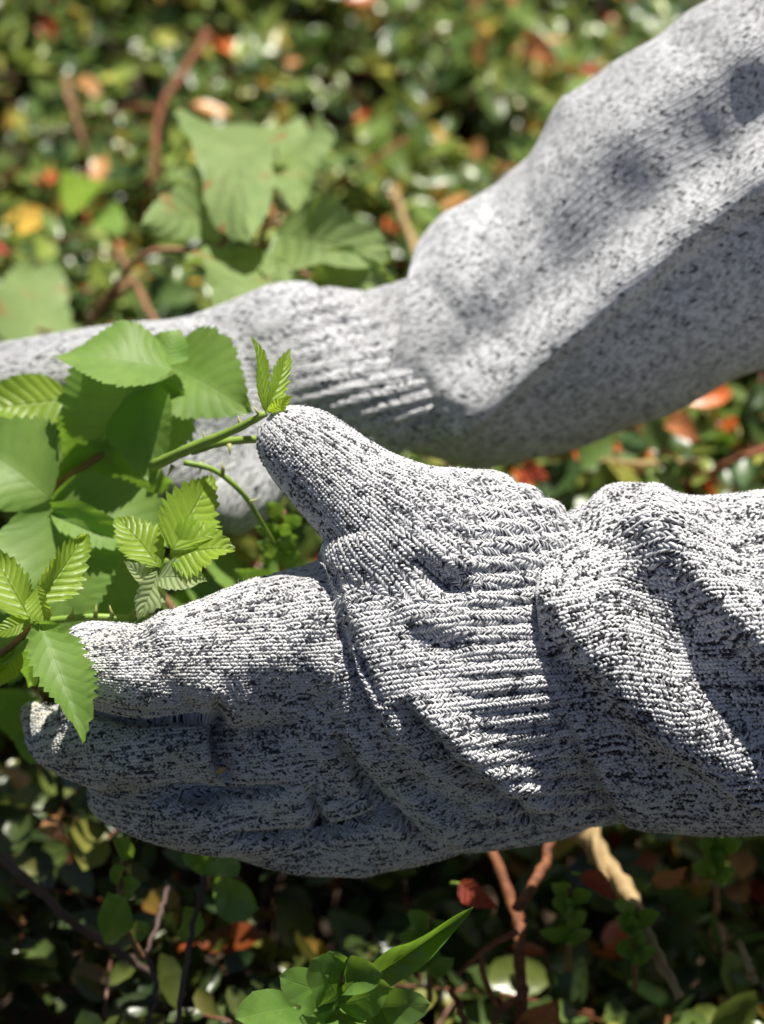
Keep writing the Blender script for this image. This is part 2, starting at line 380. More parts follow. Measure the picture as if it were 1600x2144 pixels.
# ---- real yarn: every stitch is a pair of short strands forming a V
def yarn_stitches(parent, legs, place, course, pitch, slant=1.45, name='yarn_stitch', marl=0.70, bounce_tint=0.0, thr_=(0.28, 0.66), ink=2.0):
    """legs (n,3): course, wale, side(+-1). place(U, V) -> position, normal, ok (camera frame)"""
    n = len(legs); R = 4; K = 5; t = np.array([0.0, 0.34, 0.67, 1.0])
    j = rng.normal(0, 1, (n, 4)); c0 = legs[:, 0] + 0.10*j[:, 0]; sl = slant*(1 + 0.10*j[:, 1])
    U = c0[:, None] - sl[:, None]*t[None]; V = legs[:, 1:2] + 0.5 + legs[:, 2:3]*0.5*(0.04 + 0.92*t[None]) + 0.03*j[:, 2:3]
    pos, nrm, ok = place(U.ravel(), V.ravel()); pos = pos.reshape(n, R, 3); nrm = nrm.reshape(n, R, 3); ok = ok.reshape(n, R).all(1)
    step = np.linalg.norm(np.diff(pos, axis=1), axis=2).max(1)
    ci = (legs[:, 0] - legs[:, 0].min()).astype(int); wi = ((legs[:, 1] - legs[:, 1].min())*2 + (legs[:, 2] > 0)).astype(int)
    gr = rng.random((ci.max()+4, wi.max()+1)); gs = gr[:-3]*.25 + gr[1:-2] + gr[2:-1]*.6 + gr[3:]*.1; gs = gs.ravel().argsort().argsort().reshape(gs.shape)/gs.size
    g2 = rng.random((ci.max()+1, wi.max()+1))*.35 + rng.random((1, wi.max()+1)) + np.cumsum(rng.normal(0, .06, (ci.max()+1, wi.max()+1)), 0)
    run_ = gs[ci, wi]; twr = g2[ci, wi]
    ok &= step < 2.0*pitch; pos, nrm, j, run_, twr = pos[ok], nrm[ok], j[ok], run_[ok], twr[ok]; n = len(pos)
    tan = unit(np.gradient(pos, axis=1)); sd_ = unit(np.cross(nrm, tan)); up = np.cross(tan, sd_)
    r = pitch*0.215*(1 + 0.13*j[:, 3])[:, None]*np.array([0.72, 1.0, 1.0, 0.72])[None]
    h = pitch*np.array([-0.10, 0.10, 0.10, -0.06])
    cen = pos + up*h[None, :, None]
    th = np.linspace(0, 2*np.pi, K, endpoint=False) + 0.3
    v = cen[:, :, None] + r[:, :, None, None]*(np.cos(th)[None, None, :, None]*sd_[:, :, None]*1.05 + np.sin(th)[None, None, :, None]*up[:, :, None]*0.9)
    q = []
    for i in range(R-1):
        for k in range(K): q.append((i*K+k, i*K+(k+1) % K, (i+1)*K+(k+1) % K, (i+1)*K+k))
    f = (np.array(q)[None] + (np.arange(n)*R*K)[:, None, None]).reshape(-1, 4)
    # marl: white legs, black legs and legs whose two plies twist past each other
    kind = run_; tw = twr; thr = rng.uniform(thr_[0], thr_[1], n); r0 = rng.integers(0, 3, n); rl = rng.integers(2, 5, n)
    q0 = pos[:, 1]; lowf = 0.16*np.sin(q0[:, 0]*230 + 1.0 + 40*q0[:, 1])*np.sin(q0[:, 1]*310 + 2*q0[:, 0]) + 0.10*np.sin(q0[:, 0]*90 + 2)*np.sin(q0[:, 1]*120 + .5)
    ph = (th[None, None, :]/(2*np.pi) + 0.07*np.arange(R)[None, :, None] + tw[:, None, None]) % 1.0
    ring = np.arange(R)[None, :, None]; inr = (ring >= r0[:, None, None]) & (ring < (r0 + rl)[:, None, None])
    isblack = np.where((kind < 0.015 + lowf*.1)[:, None, None], True, np.where((kind < marl + lowf)[:, None, None], inr & (ph < thr[:, None, None]), False))
    white = np.array([0.72, 0.725, 0.74])*rng.uniform(0.9, 1.04, (n, 1)); bounce_tint = bounce_tint*np.clip((760 - (W_/2 + q0[:, :1]*FPX/q0[:, 2:3]))/420, 0, 1); white = white*(1 - bounce_tint*np.clip(0.5 + 0.5*np.sin(q0[:, :1]*170)*np.sin(q0[:, 1:2]*230 + 1) + 0.2*rng.normal(size=(n, 1)), 0, 1)*np.array([0.16, 0.19, 0.34])); blk = ink*np.array([0.020, 0.021, 0.026])*rng.uniform(0.6, 2.0, (n, 1))  # olive bounce light painted into the white yarn, patchy, stronger toward the fingertips
    col = np.where(isblack[..., None], blk[:, None, None], white[:, None, None]).reshape(-1, 3)
    o = mesh_obj(name, to_world(v.reshape(-1, 3)), f, MAT['yarn'], parent, col=col); o['kind'] = 'stuff'
    # loose fibres standing off the yarn
    m = n//7; pick = rng.choice(n, m, replace=False); p0 = cen[pick, 1]; d0 = unit(up[pick, 1] + rng.normal(0, 0.75, (m, 3))); d1 = unit(d0 + rng.normal(0, 0.7, (m, 3)))
    ln = rng.uniform(0.0009, 0.0026, (m, 1)); pts = np.stack([p0, p0 + d0*ln*.5, p0 + d0*ln*.5 + d1*ln*.5], 1)
    a_ = unit(np.cross(d0, rng.normal(size=(m, 3)))); b_ = np.cross(d0, a_); rr = np.array([4.5e-5, 3.8e-5, 1.5e-5])
    fv = np.stack([pts + rr[None, :, None]*(math.cos(x)*a_[:, None] + math.sin(x)*b_[:, None]) for x in (0, 2.09, 4.19)], 2)
    fq = np.array([(i*3+k, i*3+(k+1) % 3, (i+1)*3+(k+1) % 3, (i+1)*3+k) for i in range(2) for k in range(3)])
    fo_ = mesh_obj('loose_fibre', to_world(fv.reshape(-1, 3)), (fq[None] + (np.arange(m)*9)[:, None, None]).reshape(-1, 4), MAT['yarn'], parent, col=np.full((m*9, 3), 0.75)); fo_['kind'] = 'stuff'
    return o

# ---- smooth-union surface for the gloves
def smin(a, b, k):
    h = np.clip(0.5 + 0.5*(b-a)/k, 0, 1); return b*(1-h) + a*h - k*h*(1-h)
class Chain:
    def __init__(s, pts, wales, k=0.003, n=5, axis=None):
        q = np.array([(*P(x, y, d), r*d/FPX) for x, y, r, d in pts]); q = catmull(q, n)
        s.p = q[:, :3]; s.r = q[:, 3]; s.k = k; s.wales = wales; s.axis = axis
        s.cum = np.concatenate([[0], np.cumsum(np.linalg.norm(np.diff(s.p, axis=0), axis=1))])
    def dist(s, x):
        best = np.full(len(x), 1e9)
        for i in range(len(s.p)-1):
            a, b = s.p[i], s.p[i+1]; ab = b-a; t = np.clip(((x-a) @ ab)/(ab @ ab + 1e-12), 0, 1)
            best = np.minimum(best, np.linalg.norm(x - a - t[:, None]*ab, axis=1) - (s.r[i]*(1-t) + s.r[i+1]*t))
        return best
    def wrap(s, x):
        """straight knitting axis of this tube: distance along it and angle round it"""
        a, b = (P(*q) for q in s.axis) if s.axis else (s.p[0], s.p[-1])
        ax = unit(b - a); up = np.array([0.0, -0.2, 1.0]); up = unit(up - ax*(up @ ax)); sd2 = np.cross(ax, up)
        rel = x - a; U = rel @ ax; return U, np.arctan2(rel @ sd2, rel @ up)
def field(ch, x):
    d = ch[0].dist(x)
    for c in ch[1:]: d = smin(d, c.dist(x), c.k)
    return d
def surface_nets(ch, h):
    allp = np.vstack([c.p - c.r[:, None] for c in ch] + [c.p + c.r[:, None] for c in ch])
    lo = allp.min(0) - 0.006; hi = allp.max(0) + 0.006
    cs = 4*h; nc = np.ceil((hi-lo)/cs).astype(int) + 2
    ax = [lo[i] + cs*np.arange(nc[i]) for i in range(3)]
    cg = np.stack(np.meshgrid(*ax, indexing='ij'), -1); cd = field(ch, cg.reshape(-1, 3)).reshape(nc)
    d = cd.repeat(4, 0).repeat(4, 1).repeat(4, 2)[:-3, :-3, :-3]
    nf = np.array(d.shape); fx = [lo[i] + h*np.arange(nf[i]) for i in range(3)]
    I = np.argwhere(np.abs(d) < cs*1.9); pts = lo + h*I
    d[I[:, 0], I[:, 1], I[:, 2]] = field(ch, pts)
    s = d < 0
    corners = [(i, j, k) for i in (0, 1) for j in (0, 1) for k in (0, 1)]
    sub = lambda A, c: A[c[0]:nf[0]-1+c[0], c[1]:nf[1]-1+c[1], c[2]:nf[2]-1+c[2]]
    cnt = sum(sub(s, c).astype(np.int8) for c in corners); act = (cnt > 0) & (cnt < 8)
    cell = np.argwhere(act); vid = np.full(act.shape, -1, np.int64); vid[act] = np.arange(len(cell))
    acc = np.zeros((len(cell), 3)); num = np.zeros(len(cell))
    val = {c: d[cell[:, 0]+c[0], cell[:, 1]+c[1], cell[:, 2]+c[2]] for c in corners}
    for c in corners:
        for axi in range(3):
            if c[axi]: continue
            e = list(c); e[axi] = 1; e = tuple(e); a, b = val[c], val[e]; m = (a < 0) != (b < 0)
            t = np.where(m, a/np.where(m, a-b, 1), 0); pt = np.tile(np.array(c, float), (len(cell), 1)); pt[:, axi] += t
            acc += np.where(m[:, None], pt, 0); num += m
    verts = lo + h*(cell + acc/num[:, None]); faces = []
    for axi in range(3):
        o1, o2 = (axi+1) % 3, (axi+2) % 3
        sl = [slice(1, nf[i]-1) for i in range(3)]; sl[axi] = slice(0, nf[axi]-1); sl2 = list(sl); sl2[axi] = slice(1, nf[axi])
        A, B = s[tuple(sl)], s[tuple(sl2)]; E = np.argwhere(A != B)
        inside = A[E[:, 0], E[:, 1], E[:, 2]]; off = np.array([1, 1, 1]); off[axi] = 0; E = E + off
        def at(d1, d2):
            e = E.copy(); e[:, o1] -= d1; e[:, o2] -= d2; return vid[e[:, 0], e[:, 1], e[:, 2]]
        qd = np.stack([at(1, 1), at(0, 1), at(0, 0), at(1, 0)], -1); qd[~inside] = qd[~inside][:, ::-1]; faces.append(qd)
    return verts, np.vstack(faces)
def knit_uv(ch, v, f, course):
    dm = np.stack([c.dist(v) - c.k*0.3 for c in ch]); own = dm.argmin(0)
    fo = own[f[:, 0]]; wr = [c.wrap(v) for c in ch]; U = np.stack([x[0] for x in wr])/course; A = np.stack([x[1] for x in wr])/(2*np.pi)
    D = None
    fu = U[fo[:, None], f]; fa = A[fo[:, None], f]
    fa = fa - np.round(fa - fa[:, :1]); wal = np.array([c.wales for c in ch])[fo][:, None]
    return np.stack([fu + np.array([0 if c.axis is ch[0].axis else i for i, c in enumerate(ch)])[fo][:, None]*37.0, fa*wal], -1).reshape(-1, 2), D, own

def build_glove(label, ch, h, course, folds, cuff_i, rib, mat, split_px, yarn=False):
    """rib = (chain indices, ribs around, height mm, ramp px from, ramp px to)"""
    v, f = surface_nets(ch, h)
    uv, D, own = knit_uv(ch, v, f, course)
    v = apply_folds(v, f, folds); nrm = normals_of(v, f)
    px = W_/2 + v[:, 0]*FPX/v[:, 2]
    lines, amp, x0, x1, pitch = rib
    w = np.clip((px-x0)/(x1-x0), 0, 1); w = w*w*(3-2*w)
    py = H_/2 - v[:, 1]*FPX/v[:, 2]
    ph = (py - np.interp(px, *lines))/pitch
    v = v + nrm*(w*amp*0.001*(np.abs(np.sin(np.pi*ph))**0.6 - 0.7))[:, None]
    wv = to_world(v); base = np.array([wv[:, 0].mean(), wv[:, 1].mean(), wv[:, 2].min()])
    t = thing('knit_glove', label, 'glove', base)
    cuff = px[f].mean(1) > split_px
    uvq = uv.reshape(-1, 4, 2)
    for nm, m in (('hand', ~cuff), ('ribbed_cuff', cuff)):
        fi = f[m]; used, inv = np.unique(fi, return_inverse=True)
        mesh_obj(nm, wv[used], inv.reshape(-1, 4), mat, t, uv=uvq[m].reshape(-1, 2))
    if yarn:
        from mathutils.bvhtree import BVHTree
        tree = BVHTree.FromPolygons([tuple(x) for x in v], [tuple(x) for x in f]); nrm = normals_of(v, f); done = set()
        fown = own[f[:, 0]]; grp = [0 if c.axis is palm_axis else i for i, c in enumerate(ch)]
        for i, c in enumerate(ch):
            if grp[i] in done: continue
            done.add(grp[i]); mine = np.isin(fown, [k for k in range(len(ch)) if grp[k] == grp[i]])
            a, b = (P(*q) for q in c.axis) if c.axis else (c.p[0], c.p[-1])
            ax = unit(b - a); up = np.array([0.0, -0.2, 1.0]); up = unit(up - ax*(up @ ax)); sd2 = np.cross(ax, up)
            Uv = c.wrap(v[np.unique(f[mine])])[0]/course; u0, u1 = int(Uv.min()), int(Uv.max()) + 2
            cc, ww, ss = np.meshgrid(np.arange(u0, u1), np.arange(-c.wales//2, c.wales//2), (-1, 1), indexing='ij')
            legs = np.stack([cc.ravel(), ww.ravel(), ss.ravel()], -1).astype(float)
            ang = (legs[:, 1] + 0.5)/c.wales*2*np.pi; dcam = np.cos(ang)*(-up[2]) + np.sin(ang)*(-sd2[2]); legs = legs[dcam > -0.08]
            def place(U, V, a=a, ax=ax, up=up, sd2=sd2, c=c, mine=mine):
                ang = V/c.wales*2*np.pi; dr = np.cos(ang)[:, None]*up + np.sin(ang)[:, None]*sd2; o_ = a + (U*course)[:, None]*ax + dr*0.12
                P_ = np.zeros((len(U), 3)); N_ = np.zeros((len(U), 3)); ok = np.zeros(len(U), bool)
                for q in range(len(U)):
                    hit, _n, fi_, _d = tree.ray_cast(Vector(o_[q]), Vector(-dr[q]), 0.13)
                    if fi_ is not None and mine[fi_]:
                        N_[q] = nrm[f[fi_]].mean(0); P_[q] = hit; ok[q] = N_[q] @ dr[q] > 0.14
                return P_, unit(N_), ok
            rad = np.mean(c.r) if grp[i] else 0.050
            yarn_stitches(t, legs, place, course, 2*np.pi*rad/c.wales*(1.0 if grp[i] else 0.92), bounce_tint=1.0 if grp[i] == 0 else 0.4)
    return t

# front glove: (x, y, radius in photo pixels, depth)
DF = 0.912
palm_axis = ((1500, 1420, .932), (400, 1550, .938))
front = [
    Chain([(1480, 1350, 200, .945), (1250, 1320, 200, .935), (1130, 1280, 205, .92), (950, 1215, 232, .912), (820, 1320, 185, .915)], 140, axis=palm_axis),
    Chain([(1480, 1520, 160, .95), (1250, 1545, 180, .942), (1120, 1572, 186, .936), (950, 1592, 192, .936), (760, 1640, 182, .938), (600, 1600, 150, .925), (500, 1590, 125, .921)], 140, 0.016, axis=palm_axis),
    Chain([(1480, 1440, 180, .945), (1250, 1430, 205, .93), (1100, 1430, 212, .909), (950, 1405, 212, .902), (800, 1430, 180, .911), (680, 1470, 150, .920)], 140, 0.014, axis=palm_axis),
    Chain([(930, 1200, 185, .904), (845, 1118, 148, .899), (770, 1058, 118, .899), (705, 1004, 104, .900), (645, 950, 92, .900), (614, 926, 74, .900)], 52, 0.006),
    Chain([(900, 1380, 190, .918), (760, 1345, 175, .914), (620, 1350, 158, .906), (450, 1378, 124, .895), (320, 1404, 102, .888), (250, 1400, 95, .886), (196, 1390, 86, .886)], 60, 0.008),
    Chain([(170, 1490, 46, .912), (300, 1500, 56, .908), (460, 1500, 80, .912)], 140, 0.006, axis=palm_axis),
    Chain([(720, 1500, 120, .94), (400, 1560, 100, .945), (190, 1550, 84, .94), (100, 1530, 44, .935), (70, 1500, 28, .925)], 140, 0.008, axis=palm_axis),
    Chain([(110, 1548, 56, .926), (190, 1562, 80, .916), (270, 1575, 86, .907), (350, 1578, 88, .903), (400, 1578, 76, .903)], 140, 0.004, axis=palm_axis),
    Chain([(800, 1600, 120, .945), (480, 1670, 90, .95), (300, 1668, 76, .938), (250, 1656, 68, .926), (330, 1686, 76, .917), (450, 1712, 78, .917), (570, 1722, 68, .920)], 140, 0.004, axis=palm_axis),
    Chain([(800, 1690, 110, .945), (520, 1725, 66, .938), (500, 1730, 62, .930), (620, 1762, 66, .928), (752, 1774, 60, .929)], 140, 0.004, axis=palm_axis),
]
def random_wrinkles(n, box, angle, spread, amp, seed):
    r = np.random.default_rng(seed); out = []
    for _ in range(n):
        x, y = r.uniform(box[0], box[2]) if False else r.uniform(box[0], box[1]), r.uniform(box[2], box[3]); a = math.radians(angle + r.normal(0, spread)); l = r.uniform(70, 190)
        c = r.normal(0, 14); dx, dy = math.cos(a)*l/2, math.sin(a)*l/2
        out.append(([(x-dx, y-dy), (x-dy/l*c*2, y+dx/l*c*2), (x+dx, y+dy)], r.uniform(10, 22), r.uniform(10, 22), amp*r.choice([-1, 1])*r.uniform(.5, 1.2)))
    return out
front_folds = [
    ([(688, 1130), (712, 1250), (765, 1400), (845, 1530), (970, 1645), (1120, 1725)], 95, 13, 6.0),      # thumb root lapping over the palm
    ([(880, 1470), (980, 1570), (1150, 1690)], 60, 16, 4.0),
    ([(690, 1180), (735, 1350), (800, 1480)], 10, 16, -3.0),
    ([(900, 1020), (950, 1040), (1010, 1080)], 20, 20, -1.5),
    ([(830, 1030), (810, 1120), (800, 1230), (806, 1300)], 22, 22, -2.0),
    ([(870, 1165), (930, 1220), (990, 1240)], 24, 24, -4.0),                              # dented hollows below the wrist
    ([(860, 1120), (930, 1165), (1020, 1190)], 26, 24, 1.6),
    ([(850, 1325), (920, 1350), (980, 1375)], 24, 24, -3.5),
    ([(830, 1265), (900, 1295), (1000, 1310)], 28, 26, 1.6),
    ([(462, 1470), (466, 1560), (478, 1650)], 16, 12, -2.5),                              # finger ends against the palm
    ([(500, 1450), (540, 1540), (600, 1640), (650, 1760)], 40, 30, 1.2),
    ([(652, 1670), (660, 1730), (680, 1800)], 16, 12, -1.5),
    ([(560, 1400), (640, 1490), (700, 1560)], 36, 36, -2.0),
    ([(600, 1480), (680, 1580), (780, 1690), (860, 1760)], 30, 14, 2.2),
    ([(180, 1485), (280, 1503), (450, 1496)], 13, 13, -6.0), ([(230, 1640), (330, 1660), (480, 1666), (610, 1650)], 14, 14, -7.0),
    ([(480, 1752), (600, 1752), (720, 1735), (800, 1700)], 12, 12, -7.0), ([(455, 1450), (462, 1560), (480, 1640)], 13, 15, -6.0),
    ([(655, 1640), (662, 1700), (700, 1760)], 13, 15, -7.0), ([(830, 1470), (940, 1600), (1130, 1735)], 16, 18, -7.0), ([(860, 1440), (990, 1570), (1190, 1700)], 34, 22, 5.0),
    ([(690, 1540), (780, 1660), (900, 1780)], 16, 18, -7.0), ([(730, 1520), (840, 1640), (970, 1760)], 30, 20, 5.0),
    ([(280, 1280), (278, 1330), (295, 1410)], 24, 22, -3.2), ([(430, 1420), (480, 1490), (540, 1600)], 18, 22, 2.4),
    ([(560, 1240), (600, 1340), (650, 1440), (700, 1520)], 26, 30, -1.6), ([(480, 1300), (520, 1400), (580, 1500)], 24, 24, -1.4),
] + random_wrinkles(34, (230, 1000, 1180, 1740), 60, 26, 1.3, 3)
ribc = (([900, 1000, 1150, 1400], [1262, 1275, 1262, 1240]))
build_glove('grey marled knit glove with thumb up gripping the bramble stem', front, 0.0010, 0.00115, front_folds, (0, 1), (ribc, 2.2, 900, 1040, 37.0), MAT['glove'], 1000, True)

# back glove
back_axis = ((1100, 690, 1.06), (450, 800, 1.045))
back = [
    Chain([(1080, 700, 190, 1.062), (960, 730, 180, 1.06), (850, 755, 168, 1.058), (720, 755, 130, 1.055), (600, 760, 128, 1.05), (470, 800, 128, 1.045)], 72, axis=back_axis),
    Chain([(1080, 770, 80, 1.075), (960, 795, 95, 1.056), (850, 832, 108, 1.035), (720, 822, 80, 1.03), (640, 800, 70, 1.04)], 72, 0.02, axis=back_axis),
    Chain([(600, 790, 110, 1.05), (430, 800, 130, 1.045), (280, 795, 122, 1.045), (150, 790, 98, 1.045), (0, 776, 60, 1.045), (-160, 786, 56, 1.045)], 44, 0.012),
    Chain([(700, 740, 110, 1.05), (640, 690, 90, 1.042), (590, 672, 76, 1.04), (520, 720, 80, 1.04)], 40, 0.014),
    Chain([(330, 770, 90, 1.025), (200, 772, 84, 1.02), (100, 786, 66, 1.015), (0, 796, 48, 1.015), (-160, 806, 46, 1.015)], 40, 0.01),
    Chain([(640, 800, 130, 1.055), (560, 890, 132, 1.05), (470, 960, 128, 1.045), (380, 985, 110, 1.04)], 48, 0.012),
    Chain([(560, 950, 66, 1.03), (530, 1030, 62, 1.022), (490, 1065, 56, 1.02)], 30, 0.006),
]
back_folds = [
    ([(500, 660), (520, 760), (560, 860)], 24, 40, -3.0),
    ([(650, 640), (720, 680), (780, 690)], 26, 30, -3.0),
    ([(620, 650), (560, 680), (520, 690)], 22, 22, 2.0),
    ([(240, 680), (200, 720), (150, 800)], 24, 24, -2.0),
]
ribb = ([600, 750, 900, 1100], [895, 855, 812, 750])
build_glove('blurred grey marled knit glove reaching behind the bramble leaves', back, 0.00125, 0.00135, back_folds, (0,), (ribb, 2.2, 590, 670, 31.0), MAT['glove'], 640)

# ---- sleeves: lofts between an upper and a lower edge
def build_sleeve(label, ring_fn, s_vals, wales, course, folds, mat, wrinkle, nth=360, yarn=0):
    th = np.linspace(0, 2*np.pi, nth, endpoint=False); S, TH = np.meshgrid(s_vals, th, indexing='ij')
    v = ring_fn(S, TH); ns = len(s_vals)
    idx = np.arange(ns*nth).reshape(ns, nth); a = idx[:-1]; b = idx[1:]
    f = np.stack([a, np.roll(a, -1, 1), np.roll(b, -1, 1), b], -1).reshape(-1, 4)[:, ::-1]
    v = v.reshape(-1, 3)
    n0 = normals_of(v, f)
    if (n0 * (v - v.reshape(ns, nth, 3).mean(1).repeat(nth, 0))).sum() < 0: f = f[:, ::-1]
    v = apply_folds(v, f, folds); nr = normals_of(v, f)
    S_, T_ = S.ravel(), TH.ravel()
    wr = sum(am*np.sin(kx*S_*40 + kt*T_ + ph) for am, kx, kt, ph in wrinkle)
    v = v + nr*(0.001*wr)[:, None]
    vg = v.reshape(ns, nth, 3)
    ln = np.concatenate([np.zeros((1, nth)), np.cumsum(np.linalg.norm(np.diff(vg, axis=0), axis=2), 0)])
    U = (ln.mean(1)[:, None] * np.ones((1, nth)))/course; V = np.tile(np.arange(nth)/nth*wales, (ns, 1))
    fi = f; Uf = U.ravel()[fi]; Vf = V.ravel()[fi]; Vf = Vf - np.round((Vf - Vf[:, :1])/wales)*wales
    wv = to_world(v); base = np.array([wv[:, 0].mean(), wv[:, 1].mean(), wv[:, 2].min()])
    t = thing('knit_sleeve', label, 'sleeve', base)
    mesh_obj('sleeve_tube', wv, fi, mat, t, uv=np.stack([Uf, Vf], -1).reshape(-1, 2))
    if yarn:
        um = U[:, 0]; n3 = nr.reshape(ns, nth, 3); nc = int(np.interp(yarn, s_vals, um))
        cc, ww, ss = np.meshgrid(np.arange(1, nc), np.arange(wales), (-1, 1), indexing='ij')
        legs = np.stack([cc.ravel(), ww.ravel(), ss.ravel()], -1).astype(float)
        def place(Uq, Vq):
            ri = np.clip(np.interp(Uq, um, np.arange(ns)), 0, ns-1.001); ti = (Vq/wales*nth) % nth
            r0 = ri.astype(int); t0 = ti.astype(int) % nth; fr = (ri-r0)[:, None]; ft = (ti-np.floor(ti))[:, None]; t1 = (t0+1) % nth
            bl = lambda A: (A[r0, t0]*(1-ft) + A[r0, t1]*ft)*(1-fr) + (A[r0+1, t0]*(1-ft) + A[r0+1, t1]*ft)*fr
            p_ = bl(vg); n_ = unit(bl(n3)); return p_, n_, (-(n_*unit(p_)).sum(1) > -0.35) & (Uq > 0)
        yarn_stitches(t, legs, place, course, np.linalg.norm(np.diff(vg[40], axis=0), axis=1).sum()/wales, marl=0.78, thr_=(0.34, 0.80), ink=1.1)
    # turned-in hem: a rolled edge that goes back inside the sleeve
    n0 = nr.reshape(ns, nth, 3)[0]; ax = unit((vg[3] - vg[0])); roll = []
    for a_ in np.linspace(0, np.pi*0.9, 6): roll.append(vg[0] - n0*(0.0013*(1-np.cos(a_))) - ax*0.0013*np.sin(a_))
    for k_ in (1, 2, 3): roll.append(roll[5] + ax*0.0014*k_ - n0*0.0030*k_)
    hv = np.stack(roll); nh = len(roll); hi_ = np.arange(nh*nth).reshape(nh, nth); a = hi_[:-1]; b = hi_[1:]
    hf = np.stack([a, b, np.roll(b, -1, 1), np.roll(a, -1, 1)], -1).reshape(-1, 4)
    hu = np.tile(np.arange(nh)[:, None]*0.8, (1, nth)).ravel()[hf]; hvv = np.tile(np.arange(nth)/nth*wales, (nh, 1)).ravel()[hf]; hvv = hvv - np.round((hvv - hvv[:, :1])/wales)*wales
    if (normals_of(hv.reshape(-1, 3), hf).reshape(nh, nth, 3)[0]*n0).sum() < 0: hf = hf[:, ::-1]
    mesh_obj('hem', to_world(hv.reshape(-1, 3)), hf, mat, t, uv=np.stack([hu, hvv], -1).reshape(-1, 2))
    return t

# front sleeve
TX = [1100, 1170, 1230, 1268, 1300, 1345, 1385, 1410, 1450, 1500, 1600, 1800, 2400]; TY = [1100, 1086, 1058, 1022, 1014, 1014, 1022, 1044, 1046, 1042, 1030, 1000, 950]
BX = [1100, 1300, 1350, 1450, 1600, 1800, 2400]; BY = [1700, 1724, 1740, 1746, 1745, 1740, 1730]
def smooth_interp(x, xs, ys):
    return sum(np.interp(x + o, xs, ys)*w for o, w in ((-10, .25), (0, .5), (10, .25)))
def ring_front(S, TH):
    s = (1 - np.cos(TH))/2
    xh = np.interp(s, [0, .12, .3, .55, .75, 1], [1172, 1138, 1122, 1150, 1212, 1306])
    px = xh + S*1000*(1 + 0*s)
    top = smooth_interp(px, TX, TY); bot = smooth_interp(px, BX, BY)
    c = (top+bot)/2; r = (bot-top)/2
    py = c - r*np.cos(TH); d = 0.925 - 0.052*np.sin(TH)*np.where(np.sin(TH) > 0, 1, 0.9)
    return np.stack([(px-W_/2)*0.925/FPX, (H_/2-py)*0.925/FPX, d], -1) * np.stack([d/0.925, d/0.925, np.ones_like(d)], -1)
fs = [
    ([(1100, 1235), (1200, 1335), (1290, 1430), (1390, 1528), (1500, 1600), (1640, 1670)], 115, 28, 10.0),
    ([(1150, 1370), (1250, 1480), (1360, 1590), (1500, 1680)], 40, 60, -5.0),
    ([(1300, 1095), (1350, 1130), (1420, 1195), (1500, 1275), (1610, 1360), (1750, 1460)], 85, 34, 12.0),
    ([(1330, 1200), (1390, 1330), (1470, 1440), (1580, 1530), (1700, 1590)], 50, 40, -5.0),
    ([(1480, 1080), (1560, 1150), (1650, 1230)], 40, 40, -3.0),
] + random_wrinkles(6, (1150, 1700, 1400, 1720), 42, 10, 0.6, 5)
sv = np.concatenate([np.linspace(0, 0.52, 220), np.linspace(0.53, 1.05, 24)])
build_sleeve('grey marled knit sleeve pulled over the ribbed cuff of the thumb-up glove', ring_front, sv, 132, 0.0014, fs, MAT['sleeve'],
             [(0.3, .5, 3, 0.3)], yarn=0.56)

# back sleeve
BT = np.array([(880, 505, 838, 945), (930, 448, 905, 962), (1035, 388, 1010, 985), (1105, 325, 1180, 945), (1180, 205, 1385, 880), (1280, 130, 1520, 800), (1400, 60, 1640, 752), (1490, -10, 1770, 690), (1650, -120, 1950, 560), (1950, -330, 2250, 330)], float)
BD = np.array([1.06, 1.06, 1.058, 1.055, 1.045, 1.035, 1.025, 1.015, 1.0, .98])
BS = np.array([0, .06, .16, .25, .4, .52, .66, .8, 1.05, 1.45])
def ring_back(S, TH):
    tx, ty, bx, by = (np.interp(S, BS, BT[:, i]) for i in range(4)); d0 = np.interp(S, BS, BD)
    cx, cy, hx, hy = (tx+bx)/2, (ty+by)/2, (tx-bx)/2, (ty-by)/2
    bulge = 1 - 0*S
    px = cx + hx*np.cos(TH) - 22*np.sin(TH)*np.clip(1-S*6, 0, 1); py = cy + hy*np.cos(TH); d = d0 - 0.046*np.sin(TH)
    return np.stack([(px-W_/2)*d/FPX, (H_/2-py)*d/FPX, d], -1)
fb = [
    ([(900, 905), (1000, 862), (1150, 742), (1300, 622), (1450, 502), (1600, 392), (1750, 280), (1900, 170)], 70, 18, 9.0),
    ([(930, 800), (1060, 690), (1180, 570), (1330, 440), (1480, 330), (1640, 220), (1800, 120)], 70, 60, -4.5),
    ([(940, 640), (1030, 560), (1120, 440), (1230, 340), (1380, 230), (1560, 120), (1700, 40)], 60, 50, 3.4),
    ([(1185, 330), (1125, 430), (1080, 520), (1030, 620)], 26, 12, -2.6),
    ([(915, 600), (960, 520), (1030, 450)], 34, 30, 3.0),
    ([(960, 850), (985, 780), (1050, 720)], 30, 24, 2.5),
]
svb = np.linspace(0, 1.4, 190)
build_sleeve('blurred grey marled knit sleeve on the arm that reaches down across the ground cover', ring_back, svb, 128, 0.0013, fb, MAT['sleeve_far'],
             [(0.6, .5, 3, 0.3), (0.4, .9, -5, 1.0)], 300)

